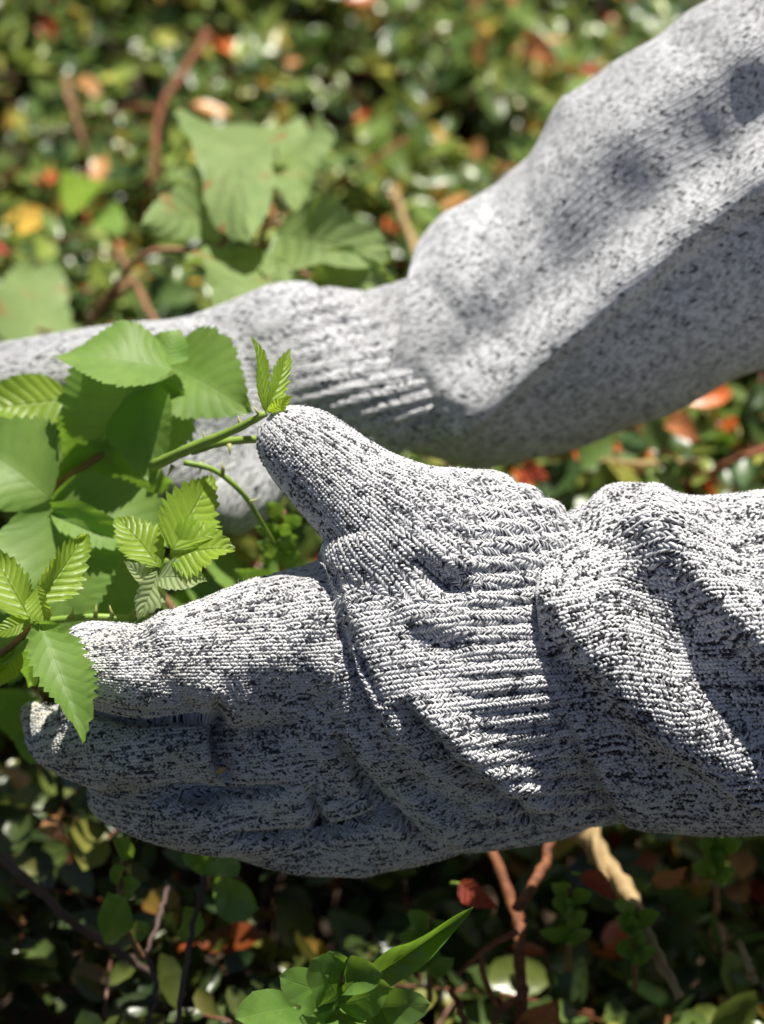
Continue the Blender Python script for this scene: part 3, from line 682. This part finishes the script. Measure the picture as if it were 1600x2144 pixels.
# ================================================================== plants
def prof_ovate(t): return np.sin(np.pi*np.clip(t, 0, 1)**0.72)**0.85
def prof_narrow(t): return np.sin(np.pi*np.clip(t, 0, 1)**0.85)**1.1
def prof_round(t): return np.sin(np.pi*np.clip(t, 0, 1)**0.85)**0.5
def prof_heart(t): return np.clip(np.sin(np.pi*np.clip(t, 0, 1)**0.5)**0.75 + 0.0, 0, 2)
def prof_lobed(t):
    return np.sin(np.pi*np.clip(t, 0, 1)**0.62)**0.6*(1 + 0.11*np.sin(2*np.pi*(t*2.6 + 0.1)))
def prof_blade(t): return np.clip(np.sin(np.pi*np.clip(t, 0, 1)**0.7), 0, 1)**0.6*(1-0.3*t)
def make_leaf(parent, base, tip, width_px, roll=0, fold=12, bend=0.25, mat='mature', prof=prof_ovate, teeth=15, amp=0.06, wave=0.02, nt=None, name='leaf', label=None):
    """base, tip: camera-frame points. width in photo pixels at the leaf's depth."""
    nt = nt or max(12, 4*teeth); ns = 5
    ax = tip - base; L = np.linalg.norm(ax); ax /= L; view = unit(-(base+tip)/2); nrm = unit(view - ax*(view @ ax)); side = np.cross(nrm, ax)
    cr, sr = math.cos(math.radians(roll)), math.sin(math.radians(roll)); nrm, side = cr*nrm + sr*side, cr*side - sr*nrm
    Wm = width_px*np.linalg.norm((base+tip)/2)/FPX/2/max(0.45, abs(cr))
    t = np.linspace(0, 1, nt+1); s = np.linspace(-1, 1, 2*ns+1); T, S = np.meshgrid(t, s, indexing='ij')
    jt = np.interp(t, np.linspace(0, 1, 9), rng.normal(0, 0.35, 9)); jw = 1 + np.interp(t, np.linspace(0, 1, 8), rng.normal(0, 0.035, 8))
    lop = 1 + 0.05*rng.normal()*np.sign(S)
    saw = ((T*teeth + jt[:, None] + 0.31*(S > 0)) % 1.0); edge = np.abs(S)**3
    w = Wm*prof(T)*jw[:, None]*lop*(1 + amp*edge*(saw - 0.5)*2) + 1e-5
    x = T*L; y = S*w; z = np.abs(y)*math.tan(math.radians(fold))
    z = z + wave*L*np.sin(2*np.pi*(T*8 + jt[:, None]*.5 - np.abs(S)*1.6))*0.06*np.abs(S) + wave*L*1.0*np.sin(T*7 + random.random()*6)*S
    x = x + edge*0.02*L*(saw)
    x = x + np.abs(S)**1.5*np.clip(0.05-T, 0, 1)*(-1.5)*L*(1 if prof in (prof_heart, prof_round, prof_lobed) else 0)
    ph = bend; z = z - L*bend*(T*T - T)*1.6*-1 if False else z + L*bend*4*T*(1-T)*0.5
    tw = math.radians(random.uniform(-28, 28))*(T - 0.4) + math.radians(random.uniform(-10, 10))*np.sin(T*5)
    z = z + L*0.035*np.sin(T*random.uniform(7, 11) + random.random()*6)*np.abs(S)**1.5 + L*random.uniform(-.02, .05)*np.abs(S)**2.5
    yy = y*np.cos(tw) - z*np.sin(tw); zz = y*np.sin(tw) + z*np.cos(tw)
    v = base + x[..., None]*ax + yy[..., None]*side + zz[..., None]*nrm
    i = np.arange((nt+1)*(2*ns+1)).reshape(nt+1, 2*ns+1)
    f = np.stack([i[:-1, :-1], i[:-1, 1:], i[1:, 1:], i[1:, :-1]], -1).reshape(-1, 4)
    uv = np.stack([T.ravel()[f], S.ravel()[f]], -1).reshape(-1, 2)
    o = mesh_obj(name, to_world(v.reshape(-1, 3)), f, MAT[mat], parent, uv=uv)
    if label: o['label'] = label
    return o
def make_stem(parent, pts, r0, r1, mat, name='stem', sides=8, wob=0.04):
    p = catmull(np.array(pts), 7); v, f = tube(to_world(p), np.linspace(r0, r1, len(p)), sides, wob)
    return mesh_obj(name, v, f, MAT[mat], parent)
def make_thorn(parent, at, direction_px, length=0.004, r=0.0009):
    d = unit(np.array([direction_px[0], -direction_px[1], -0.3])); p = np.array([at, at + d*length*0.5, at + d*length])
    v, f = tube(to_world(p), [r, r*0.5, r*0.08], 6); return mesh_obj('thorn', v, f, MAT['thorn'], parent)
def plant(name, label, cat, base_c, group=None): return thing(name, label, cat, to_world(base_c), group)

# --- shoot gripped by the thumb
t = plant('bramble_shoot', 'thorny green bramble shoot tip pinched under the glove thumb with two narrow leaflets', 'bramble', P(340, 962, .925))
st_ = make_stem(t, [P(320, 975, .93), P(400, 938, .915), (P(480, 905, .905)), P(556, 866, .897)], 0.0021, 0.0011, 'stem')
make_stem(t, [P(400, 945, .918), P(470, 925, .915), P(560, 918, .912)], 0.0016, 0.0013, 'stem', 'side_stem')
make_stem(t, [P(385, 968, .925), P(450, 985, .925), P(510, 1035, .93), P(545, 1090, .94), P(575, 1140, .95)], 0.0011, 0.0008, 'stem', 'side_stem')
for p_, d_ in ((P(430, 925, .912), (-.2, -1)), (P(505, 893, .903), (-.3, -1)), (P(480, 930, .912), (.1, 1)), (P(545, 870, .898), (-.6, -.8)), (P(362, 975, .924), (-.5, 1)), (P(466, 990, .925), (.1, -1)), (P(520, 1052, .932), (1, -.3)), (P(420, 968, .925), (0, 1))):
    make_thorn(st_, p_, d_)
make_leaf(t, P(556, 866, .897), P(528, 704, .905), 30, roll=25, fold=35, bend=.12, mat='young', prof=prof_narrow, teeth=9, amp=.14)
make_leaf(t, P(558, 864, .897), P(606, 730, .91), 44, roll=15, fold=28, bend=.1, mat='young', prof=prof_narrow, teeth=9, amp=.2)
make_leaf(t, P(560, 862, .897), P(612, 828, .892), 34, roll=20, fold=20, bend=.15, mat='young', prof=prof_narrow, teeth=6, amp=.15)

# --- big bramble leaf cluster in front of the far glove
t = plant('bramble_branch', 'bramble branch with large dark and light green leaves draped over the far glove', 'bramble', P(210, 1090, .99))
make_stem(t, [P(105, 1250, 1.0), P(100, 1050, .985), P(200, 960, .98), P(340, 860, .985), P(356, 770, .985)], 0.0016, 0.0012, 'brownstem')
make_stem(t, [P(356, 800, .985), P(345, 900, .975), P(320, 985, .955)], 0.0012, 0.0016, 'stem', 'side_stem')
make_leaf(t, P(362, 775, .956), P(112, 745, .956), 112, roll=54, fold=6, bend=.10)
make_leaf(t, P(335, 770, .965), P(376, 690, .970), 84, roll=-20, fold=10, bend=.1, teeth=7)
make_leaf(t, P(345, 765, .982), P(530, 862, .962), 200, roll=-12, fold=14, bend=.2, wave=.03)
make_leaf(t, P(325, 775, .966), P(140, 1000, .986), 290, roll=-6, fold=4, bend=.06, prof=prof_heart)
make_leaf(t, P(300, 800, .970), P(322, 1015, .958), 140, roll=30, fold=10, bend=.12, amp=.04)
make_leaf(t, P(150, 835, .985), P(-60, 868, .98), 110, roll=30, fold=8, bend=.1, mat='young')
make_leaf(t, P(108, 1045, .962), P(-90, 905, .975), 225, roll=8, fold=12, bend=.15, wave=.03)
make_leaf(t, P(105, 1020, .985), P(360, 1010, 1.0), 210, roll=30, fold=8, bend=.1)
make_leaf(t, P(108, 1048, .962), P(400, 1150, .955), 165, roll=-24, fold=12, bend=.12)
make_leaf(t, P(112, 1070, .958), P(140, 1350, .950), 270, roll=10, fold=10, bend=.12, prof=prof_heart)
make_leaf(t, P(130, 1080, .985), P(300, 1310, .990), 230, roll=10, fold=8, bend=.1)
make_leaf(t, P(60, 1180, 1.0), P(20, 1430, .99), 220, roll=10, fold=8, bend=.1)
# --- added bramble clump, mostly hidden behind the gripping hand, shades the ground below
t = plant('shading_bramble', 'added bramble clump mostly hidden behind the gripping glove to shade the ground', 'bramble', P(380, 1760, 1.09))
make_stem(t, [P(380, 1760, 1.09), P(420, 1560, 1.05), P(400, 1350, 1.03), P(330, 1230, 1.03)], 0.0026, 0.0014, 'brownstem')
make_stem(t, [P(415, 1580, 1.05), P(600, 1420, 1.04), P(720, 1300, 1.03)], 0.0018, 0.0012, 'stem', 'side_stem')
make_stem(t, [P(415, 1540, 1.05), P(200, 1440, 1.03), P(20, 1380, 1.02)], 0.0018, 0.0012, 'stem', 'side_stem')
for i_ in range(64):
    bx_ = random.uniform(-160, 1000); by_ = random.uniform(1290, 1560) - 0.06*bx_*(bx_ > 0); a_ = random.uniform(0, 6.28); d_ = random.uniform(.985, 1.05)
    if i_ < 5: bx_, by_, d_ = [(560, 1190, 1.03), (640, 1200, 1.02), (30, 1560, 1.0), (40, 1480, 1.0), (510, 1220, 1.03)][i_]
    ln_ = random.uniform(100, 150)
    make_leaf(t, P(bx_, by_, d_), P(bx_ + ln_*math.cos(a_), by_ - abs(ln_*math.sin(a_))*.5, d_ - ln_*1.6e-4*math.sin(a_)*.9), ln_*.75, roll=random.uniform(-50, 50), fold=10, bend=.12, teeth=9)
# --- young leaf tuft above the index finger
t = plant('bramble_tuft', 'tuft of fresh yellow-green bramble leaflets standing above the gloved index finger', 'bramble', P(300, 1290, .915))
make_stem(t, [P(270, 1296, .915), P(320, 1240, .908), P(352, 1170, .902)], 0.0013, 0.0010, 'stem')
st_ = make_stem(t, [P(100, 1300, .915), P(190, 1292, .912), P(275, 1296, .914)], 0.0013, 0.0012, 'stem', 'side_stem')
for p_, d_ in ((P(150, 1294, .912), (.2, -1)), (P(200, 1290, .911), (.1, -1)), (P(235, 1291, .911), (-.2, -1)), (P(318, 1235, .906), (1, .2)), (P(285, 1285, .91), (1, .3))): make_thorn(st_, p_, d_, .0042)
make_leaf(t, P(362, 1152, .900), P(436, 998, .918), 122, roll=12, fold=12, bend=.1, mat='young', prof=prof_ovate, teeth=12, amp=.16, wave=.03)
make_leaf(t, P(334, 1188, .902), P(246, 1082, .916), 90, roll=10, fold=16, bend=.12, mat='young', prof=prof_ovate, teeth=11, amp=.16, wave=.03)
make_leaf(t, P(355, 1165, .903), P(492, 1150, .90), 110, roll=-30, fold=16, bend=.16, mat='young', prof=prof_ovate, teeth=12, amp=.18, wave=.03)
make_leaf(t, P(330, 1210, .902), P(434, 1218, .895), 66, roll=-30, fold=14, bend=.14, mat='pale', prof=prof_ovate, teeth=9, amp=.1)
make_leaf(t, P(318, 1235, .905), P(258, 1175, .898), 40, roll=30, fold=24, bend=.1, mat='pale', prof=prof_narrow, teeth=8, amp=.1)
make_leaf(t, P(330, 1195, .9), P(288, 1300, .893), 62, roll=-28, fold=22, bend=.1, mat='pale', prof=prof_narrow, teeth=8, amp=.1)

# --- sprig at the frame edge with the hanging leaf
t = plant('bramble_sprig', 'bramble sprig whose long toothed leaf hangs over the glove fingertips', 'bramble', P(70, 1310, .895))
make_stem(t, [P(-60, 1400, .9), P(10, 1362, .897), P(55, 1325, .893), P(80, 1302, .89)], 0.0013, 0.0010, 'brownstem')
make_leaf(t, P(82, 1308, .872), P(172, 1556, .852), 118, roll=-16, fold=16, bend=.1, mat='mature', prof=prof_ovate, teeth=13, amp=.16)
make_leaf(t, P(76, 1262, .89), P(176, 1122, .908), 88, roll=18, fold=18, bend=.12, mat='young', prof=prof_ovate, teeth=12, amp=.16)
make_leaf(t, P(66, 1300, .89), P(-18, 1160, .908), 88, roll=4, fold=18, bend=.12, mat='young', prof=prof_ovate, teeth=12, amp=.14)
make_leaf(t, P(78, 1225, .888), P(100, 1320, .882), 52, roll=30, fold=30, bend=.1, mat='young', prof=prof_narrow, teeth=8, amp=.12)
make_leaf(t, P(40, 1360, .9), P(-30, 1450, .895), 60, roll=10, fold=12, bend=.1, mat='young', prof=prof_ovate, teeth=8)
make_leaf(t, P(84, 1316, .893), P(-30, 1432, .915), 70, roll=55, fold=12, bend=.1, mat='mature', teeth=8)
make_leaf(t, P(84, 1330, .897), P(60, 1440, .93), 60, roll=30, fold=12, bend=.1, mat='mature', teeth=8)
make_leaf(t, P(62, 1302, .89), P(-20, 1330, .888), 40, roll=20, fold=12, bend=.1, mat='young', prof=prof_ovate, teeth=8)

# --- spotted vine leaves beyond the far arm, on one trailing stem
t = plant('trailing_vine', 'trailing vine with broad pale green leaves and brown spots beyond the far glove', 'vine', G(560, 640, 0.0))
h0 = 0.12
make_stem(t, [G(180, 690, h0-.05), G(300, 535, h0), G(440, 532, h0), G(560, 545, h0), G(690, 600, h0), G(760, 660, h0-.05)], 0.0015, 0.0012, 'brownstem')
make_stem(t, [G(440, 530, h0), G(490, 486, h0+.02), G(560, 420, h0+.03)], 0.0014, 0.001, 'brownstem', 'side_stem')
make_stem(t, [G(545, 545, h0), G(555, 480, h0+.02), G(620, 470, h0+.03)], 0.0013, 0.001, 'brownstem', 'side_stem')
make_leaf(t, G(470, 262, h0+.0), G(520, 490, h0+.05), 215, roll=-6, fold=8, bend=.12, mat='vine', prof=prof_lobed, teeth=9, amp=.06)
make_leaf(t, G(650, 280, h0+.0), G(640, 470, h0+.03), 120, roll=30, fold=12, bend=.12, mat='vine', prof=prof_lobed, teeth=9, amp=.06)
make_leaf(t, G(590, 495, h0+.03), G(826, 548, h0+.05), 150, roll=-24, fold=8, bend=.1, mat='vine', prof=prof_lobed, teeth=9, amp=.06)
make_leaf(t, G(470, 455, h0+.01), G(300, 470, h0+.04), 130, roll=24, fold=8, bend=.1, mat='vine', prof=prof_ovate, teeth=9, amp=.06)
make_leaf(t, G(488, 548, h0+.02), G(480, 705, h0+.05), 210, roll=-8, fold=8, bend=.1, mat='vine', prof=prof_heart, teeth=9, amp=.1)
make_leaf(t, G(665, 590, h0+.02), G(840, 600, h0+.05), 130, roll=-10, fold=8, bend=.1, mat='vine', prof=prof_lobed, teeth=9, amp=.06)
make_leaf(t, G(570, 530, h0+.02), G(600, 610, h0+.04), 60, roll=10, fold=8, bend=.1, mat='vine', prof=prof_ovate, teeth=7, amp=.06)
t = plant('trailing_vine', 'single broad pale vine leaf with brown tip beyond the far fingertips', 'vine', G(100, 700, -0.05))
make_stem(t, [G(150, 690, 0.02), G(120, 700, .05), G(80, 690, .07)], 0.0015, 0.001, 'brownstem')
make_leaf(t, G(60, 745, .06), G(72, 562, .04), 190, roll=12, fold=10, bend=.1, mat='vine', prof=prof_heart, teeth=8, amp=.08)
t = plant('trailing_vine', 'small two-leaf vine shoot rising through the shrub cover', 'vine', G(200, 500, -0.05))
make_stem(t, [G(260, 560, 0.0), G(215, 470, .05), G(180, 430, .06)], 0.0014, 0.001, 'stem')
make_leaf(t, G(190, 372, .06), G(150, 456, .07), 92, roll=15, fold=14, bend=.1, mat='young', prof=prof_ovate, teeth=8)
make_leaf(t, G(205, 440, .05), G(262, 500, .06), 60, roll=-20, fold=14, bend=.1, mat='mature', prof=prof_ovate, teeth=8)

# --- loose twigs, stalks and straws
def stick(name, label, cat, pts, r0, r1, mat, group=None, wob=.06, extra=()):
    p = catmull(np.array(pts), 7); p = p + rng.normal(0, 0.0004, p.shape); kn = 1 + 0.10*(rng.random(len(p)) > .82); v, f = tube(to_world(p), np.linspace(r0, r1, len(p))*0.8*kn, 7, wob)
    if not extra: return tag(mesh_obj(name, v, f, MAT[mat]), label, cat, group)
    base = to_world(p)[0]; t = thing(name, label, cat, base, group); mesh_obj('main_stem', v, f, MAT[mat], t)
    for pts2, a, b, m2 in extra: make_stem(t, pts2, a, b, m2, 'side_stem')
    return t
stick('bare_twig', 'reddish bare twig slanting up out of the shrub cover', 'twig', [G(300, 470, .0), G(318, 380, .03), G(335, 240, .05), G(375, 165, .06), G(436, 70, .07)], 0.0022, 0.0030, 'redstem',
      extra=[([G(340, 232, .05), G(280, 225, .04), G(220, 245, .02)], .0018, .0012, 'redstem')])
stick('bare_twig', 'pinkish short twig upright between the leaves beside the slanting red twig', 'twig', [G(135, 165, .06), G(150, 220, .055), G(176, 310, .04), G(185, 360, .02)], 0.0026, 0.0020, 'brownstem')
stick('dry_straw', 'flat straw blade leaning against the far sleeve hem', 'straw', [G(822, 385, .04), G(850, 470, .05), G(885, 570, .06), (G(900, 620, .06))], 0.0016, 0.0034, 'straw')
stick('bare_twig', 'forked tan twig by the far glove knuckles', 'twig', [G(245, 525, .03), G(275, 580, .045), G(318, 660, .06), G(340, 700, .06)], 0.0024, 0.0022, 'brownstem',
      extra=[([G(278, 590, .045), G(235, 615, .04), G(190, 650, .02)], .0022, .0016, 'brownstem')])
stick('bare_twig', 'thin brown twig arching in the shade behind the vine stem', 'twig', [G(115, 600, .02), G(135, 540, .04), G(200, 525, .03), G(300, 560, .0)], 0.0014, 0.0010, 'brownstem')
stick('bare_twig', 'dark red twig rising to the right above the vine leaves', 'twig', [G(700, 400, .02), G(770, 345, .05), G(850, 290, .05)], 0.0016, 0.0012, 'redstem')
stick('dry_straw', 'pale straw lying flat in the gap between the two sleeves', 'straw', [G(1200, 965, .02), G(1330, 972, .04), G(1460, 968, .03)], 0.0022, 0.0018, 'straw')
stick('bare_twig', 'orange-red twig crossing the gap between the two sleeves', 'twig', [G(1640, 925, .05), G(1560, 955, .05), G(1470, 1000, .03), G(1420, 1040, .0)], 0.0026, 0.0016, 'redstem')
stick('woody_stem', 'thick red-brown stem with orange branchlets below the front glove', 'stem', [P(1020, 1740, 1.04), P(1050, 1830, 1.03), P(1085, 1930, 1.02), P(1090, 2010, 1.01), P(1092, 2100, 1.0), P(1085, 2200, .99)], 0.0024, 0.0030, 'redstem',
      extra=[([P(1092, 2090, 1.0), P(1050, 2115, .99), P(1020, 2190, .98)], .0016, .0013, 'redstem'), ([P(1045, 2117, .99), P(1015, 2050, .985), P(1006, 1998, .985)], .0013, .0009, 'redstem'),
             ([P(1085, 1950, .975), P(1020, 1985, .975), P(960, 2040, .98)], .0012, .0009, 'redstem')])
stick('woody_stem', 'short orange broken stem end beside the thick red-brown stem', 'stem', [P(945, 2070, .985), P(965, 2115, .98), P(985, 2190, .975)], 0.0014, 0.0014, 'redstem')
stick('woody_stem', 'slanting dark red stem meeting the thick red-brown stem', 'stem', [P(1160, 1740, 1.02), P(1130, 1830, 1.01), P(1085, 1900, 1.0)], 0.0022, 0.0026, 'redstem')
stick('dry_straw', 'long crumpled straw stalk hanging below the glove cuff', 'straw', [P(1215, 1730, 1.04), P(1255, 1790, 1.035), P(1320, 1880, 1.02), P(1350, 1950, 1.0), P(1425, 2090, .985)], 0.0062, 0.0022, 'straw', wob=.16,
      extra=[([P(1245, 1720, 1.04), P(1250, 1780, 1.03), P(1270, 1850, 1.025)], .0024, .0012, 'straw')])
stick('dry_straw', 'thin straw under the front sleeve edge', 'straw', [P(1455, 1720, 1.0), P(1485, 1790, 1.0), P(1515, 1850, 1.0)], 0.0018, 0.0012, 'straw')
stick('dry_straw', 'short tan straw piece in the shaded shrub cover far from the gloves', 'straw', [P(1550, 1975, 1.0), P(1565, 2015, .99), P(1580, 2060, .99)], 0.0015, 0.0019, 'straw')
stick('bare_twig', 'thin grey upright twig below the gloved fingers', 'twig', [P(438, 1740, .99), P(425, 1850, .98), P(390, 2010, .97), P(368, 2170, .96)], 0.0015, 0.0012, 'darkstem')
stick('bare_twig', 'dull purple twig slanting in the shade under the fingertips', 'twig', [P(-30, 1770, .99), P(60, 1850, .99), P(180, 1950, 1.0), P(250, 1990, 1.01), P(340, 2060, 1.02)], 0.0024, 0.0018, 'darkstem')
stick('bare_twig', 'dark red curved twig in the deep shade', 'twig', [P(350, 1850, 1.02), P(335, 1920, 1.0), P(310, 1990, .99), P(330, 2080, .99), P(300, 2160, .98)], 0.0012, 0.0009, 'darkstem')

# --- single leaves and sprigs low in the picture
def lone_leaf(name, label, cat, base, tip, width, mat, **kw):
    t = thing(name, label, cat, to_world(base)); make_leaf(t, base, tip, width, mat=mat, name='blade', **kw)
    make_stem(t, [base - (tip-base)*0.18 + np.array([0, -.002, .004]), base], .0007, .0006, 'stem', 'petiole'); return t
lone_leaf('strap_leaf', 'long glossy green strap leaf curving out of the shade', 'leaf', P(748, 2060, .885), P(990, 1899, .86), 66, 'blade', prof=prof_blade, teeth=4, amp=0, roll=22, fold=16, bend=.14, nt=20)
lone_leaf('fallen_leaf', 'crimson fallen leaf beside the crumpled straw stalk', 'leaf', P(1215, 1830, .985), P(1290, 1885, .98), 40, 'redleaf', roll=-20, fold=12, bend=.15, teeth=6, amp=.04)
lone_leaf('fallen_leaf', 'dark red fallen leaf in shade behind the thick stem', 'leaf', P(960, 1850, 1.0), P(1040, 1900, .995), 50, 'redleaf', roll=20, fold=12, bend=.15, teeth=6, amp=.04)
lone_leaf('fallen_leaf', 'orange fallen leaf under the front sleeve', 'leaf', P(1365, 1850, .995), P(1440, 1815, .99), 38, 'orangeleaf', roll=30, fold=14, bend=.15, teeth=6, amp=.04)
lone_leaf('fallen_leaf', 'orange curled dead leaf at the foot of the thick stem', 'leaf', P(1095, 2150, 1.0), P(1170, 2090, .99), 80, 'orangeleaf', roll=30, fold=14, bend=.2, teeth=6, amp=.04)
lone_leaf('fallen_leaf', 'large orange dead leaf lying on the shrub cover behind the far sleeve', 'leaf', G(1105, 85, .05), G(1170, 132, .06), 60, 'orangeleaf', roll=10, fold=10, bend=.15, teeth=6, amp=.04)
lone_leaf('fallen_leaf', 'orange-red dead leaf in the gap between the sleeves', 'leaf', G(1400, 880, .05), G(1470, 925, .06), 56, 'orangeleaf', roll=-10, fold=10, bend=.15, teeth=6, amp=.04)
lone_leaf('fallen_leaf', 'deep red leaf near the front sleeve ridge', 'leaf', G(1090, 975, .03), G(1150, 1005, .04), 46, 'redleaf', roll=10, fold=10, bend=.15, teeth=6, amp=.04)

def oval_sprig(label, stem, leaves, smat='brownstem', lmat='glossy', group=None):
    t = thing('leafy_sprig', label, 'sprig', to_world(stem[0]), group); make_stem(t, stem, .0013, .0008, smat)
    for b, tp, w, r in leaves: make_leaf(t, b, tp - np.array([0, 0, .004]), w*1.15, roll=r, fold=7, bend=.10, mat=lmat, prof=prof_round, teeth=3, amp=0, wave=.01, nt=12)
    return t
q_ = lambda x, y, d: P(x, y, d - .095)
oval_sprig('bright glossy round-leaved sprig in sunlight under the strap leaf', [q_(690, 2300, 1.0), q_(705, 2140, .965), q_(715, 2040, .945)], [
    (q_(705, 2085, .95), q_(655, 2005, .935), 84, 20), (q_(715, 2060, .95), q_(800, 2030, .935), 70, -20), (q_(700, 2090, .95), q_(585, 2040, .94), 74, 10),
    (q_(705, 2110, .955), q_(630, 2125, .94), 96, -15), (q_(610, 2110, .955), q_(495, 2130, .94), 84, 12), (q_(760, 2110, .955), q_(897, 2098, .94), 80, 16),
    (q_(720, 2100, .95), q_(825, 2065, .936), 74, 8), (q_(715, 2110, .955), q_(740, 2180, .94), 74, 0), (q_(640, 2130, .955), q_(590, 2180, .945), 74, 5), (q_(710, 2050, .946), q_(690, 1990, .94), 50, 25), (q_(760, 2140, .955), q_(830, 2190, .945), 80, 10)])
oval_sprig('small sprig with a pale curved leaf catching light in the deep shade', [P(300, 2010, 1.0), P(270, 1950, .99), P(250, 1860, .98), P(262, 1770, .975)], [
    (P(240, 1978, .985), P(228, 1862, .955), 60, 26), (P(262, 1860, .98), P(300, 1848, .965), 40, -10), (P(255, 1835, .978), P(232, 1815, .968), 34, 10), (P(270, 1790, .978), P(236, 1752, .965), 36, 14), (P(280, 1960, .99), P(315, 1940, .98), 40, -20)])
oval_sprig('pale pointed leaf sprig just under the gloved fingers', [P(430, 1860, .995), P(445, 1830, .985), P(450, 1800, .975)], [
    (P(435, 1795, .98), P(500, 1832, .965), 56, -20), (P(440, 1820, .985), P(380, 1790, .975), 40, 12), (P(400, 1960, .99), P(385, 1895, .98), 50, 18), (P(450, 1850, .985), P(545, 1900, .975), 70, 25)])
for (px_, py_, d_, s_, lab) in ((900, 1985, .985, 1.0, 'rounded green sprig between the strap leaf and the thick stem'), (1330, 1960, 1.0, 1.0, 'light green sprig beyond the crumpled straw stalk'),
                          (1500, 1800, 1.0, 1.0, 'leafy green sprig under the front sleeve beside thin straw'), (1190, 1920, 1.01, .9, 'dark bluish sprig between thick stem and crumpled straw'),
                          (590, 1130, 1.0, .9, 'green sprig seen in the notch between the thumb and index finger'), (1240, 1010, 1.3, 1.2, 'leafy sprig in the gap just above the front sleeve hem'), (1500, 930, 1.3, 1.2, 'leafy sprig beside the orange-red twig between the sleeves')):
    lv = []
    for k_ in range(7):
        a_ = k_*2.4 + random.random(); rr = s_*random.uniform(45, 70); yy = py_ + 50 - k_*16
        lv.append((P(px_, yy, d_), P(px_ + rr*math.cos(a_), yy - abs(rr*math.sin(a_))*.6 - 8, d_ - .012), 34*s_, random.uniform(-30, 30)))
    oval_sprig(lab, [P(px_, py_ + 110, d_ + .03), P(px_, py_ + 40, d_ + .005), P(px_ + 5, py_ - 60, d_ - .005)], lv)

# a crumb of plant matter caught on the knit
v, f = tube(to_world(np.array([P(452, 1618, .8905), P(462, 1613, .889), P(474, 1609, .890)])), [0.0006, 0.0012, 0.0004], 6, .1)
tag(mesh_obj('plant_crumb', v, f, MAT['straw']), 'tiny yellow plant crumb stuck to the glove fingers', 'debris')

for o in bpy.data.objects:
    if '_o' in o.keys(): del o['_o']
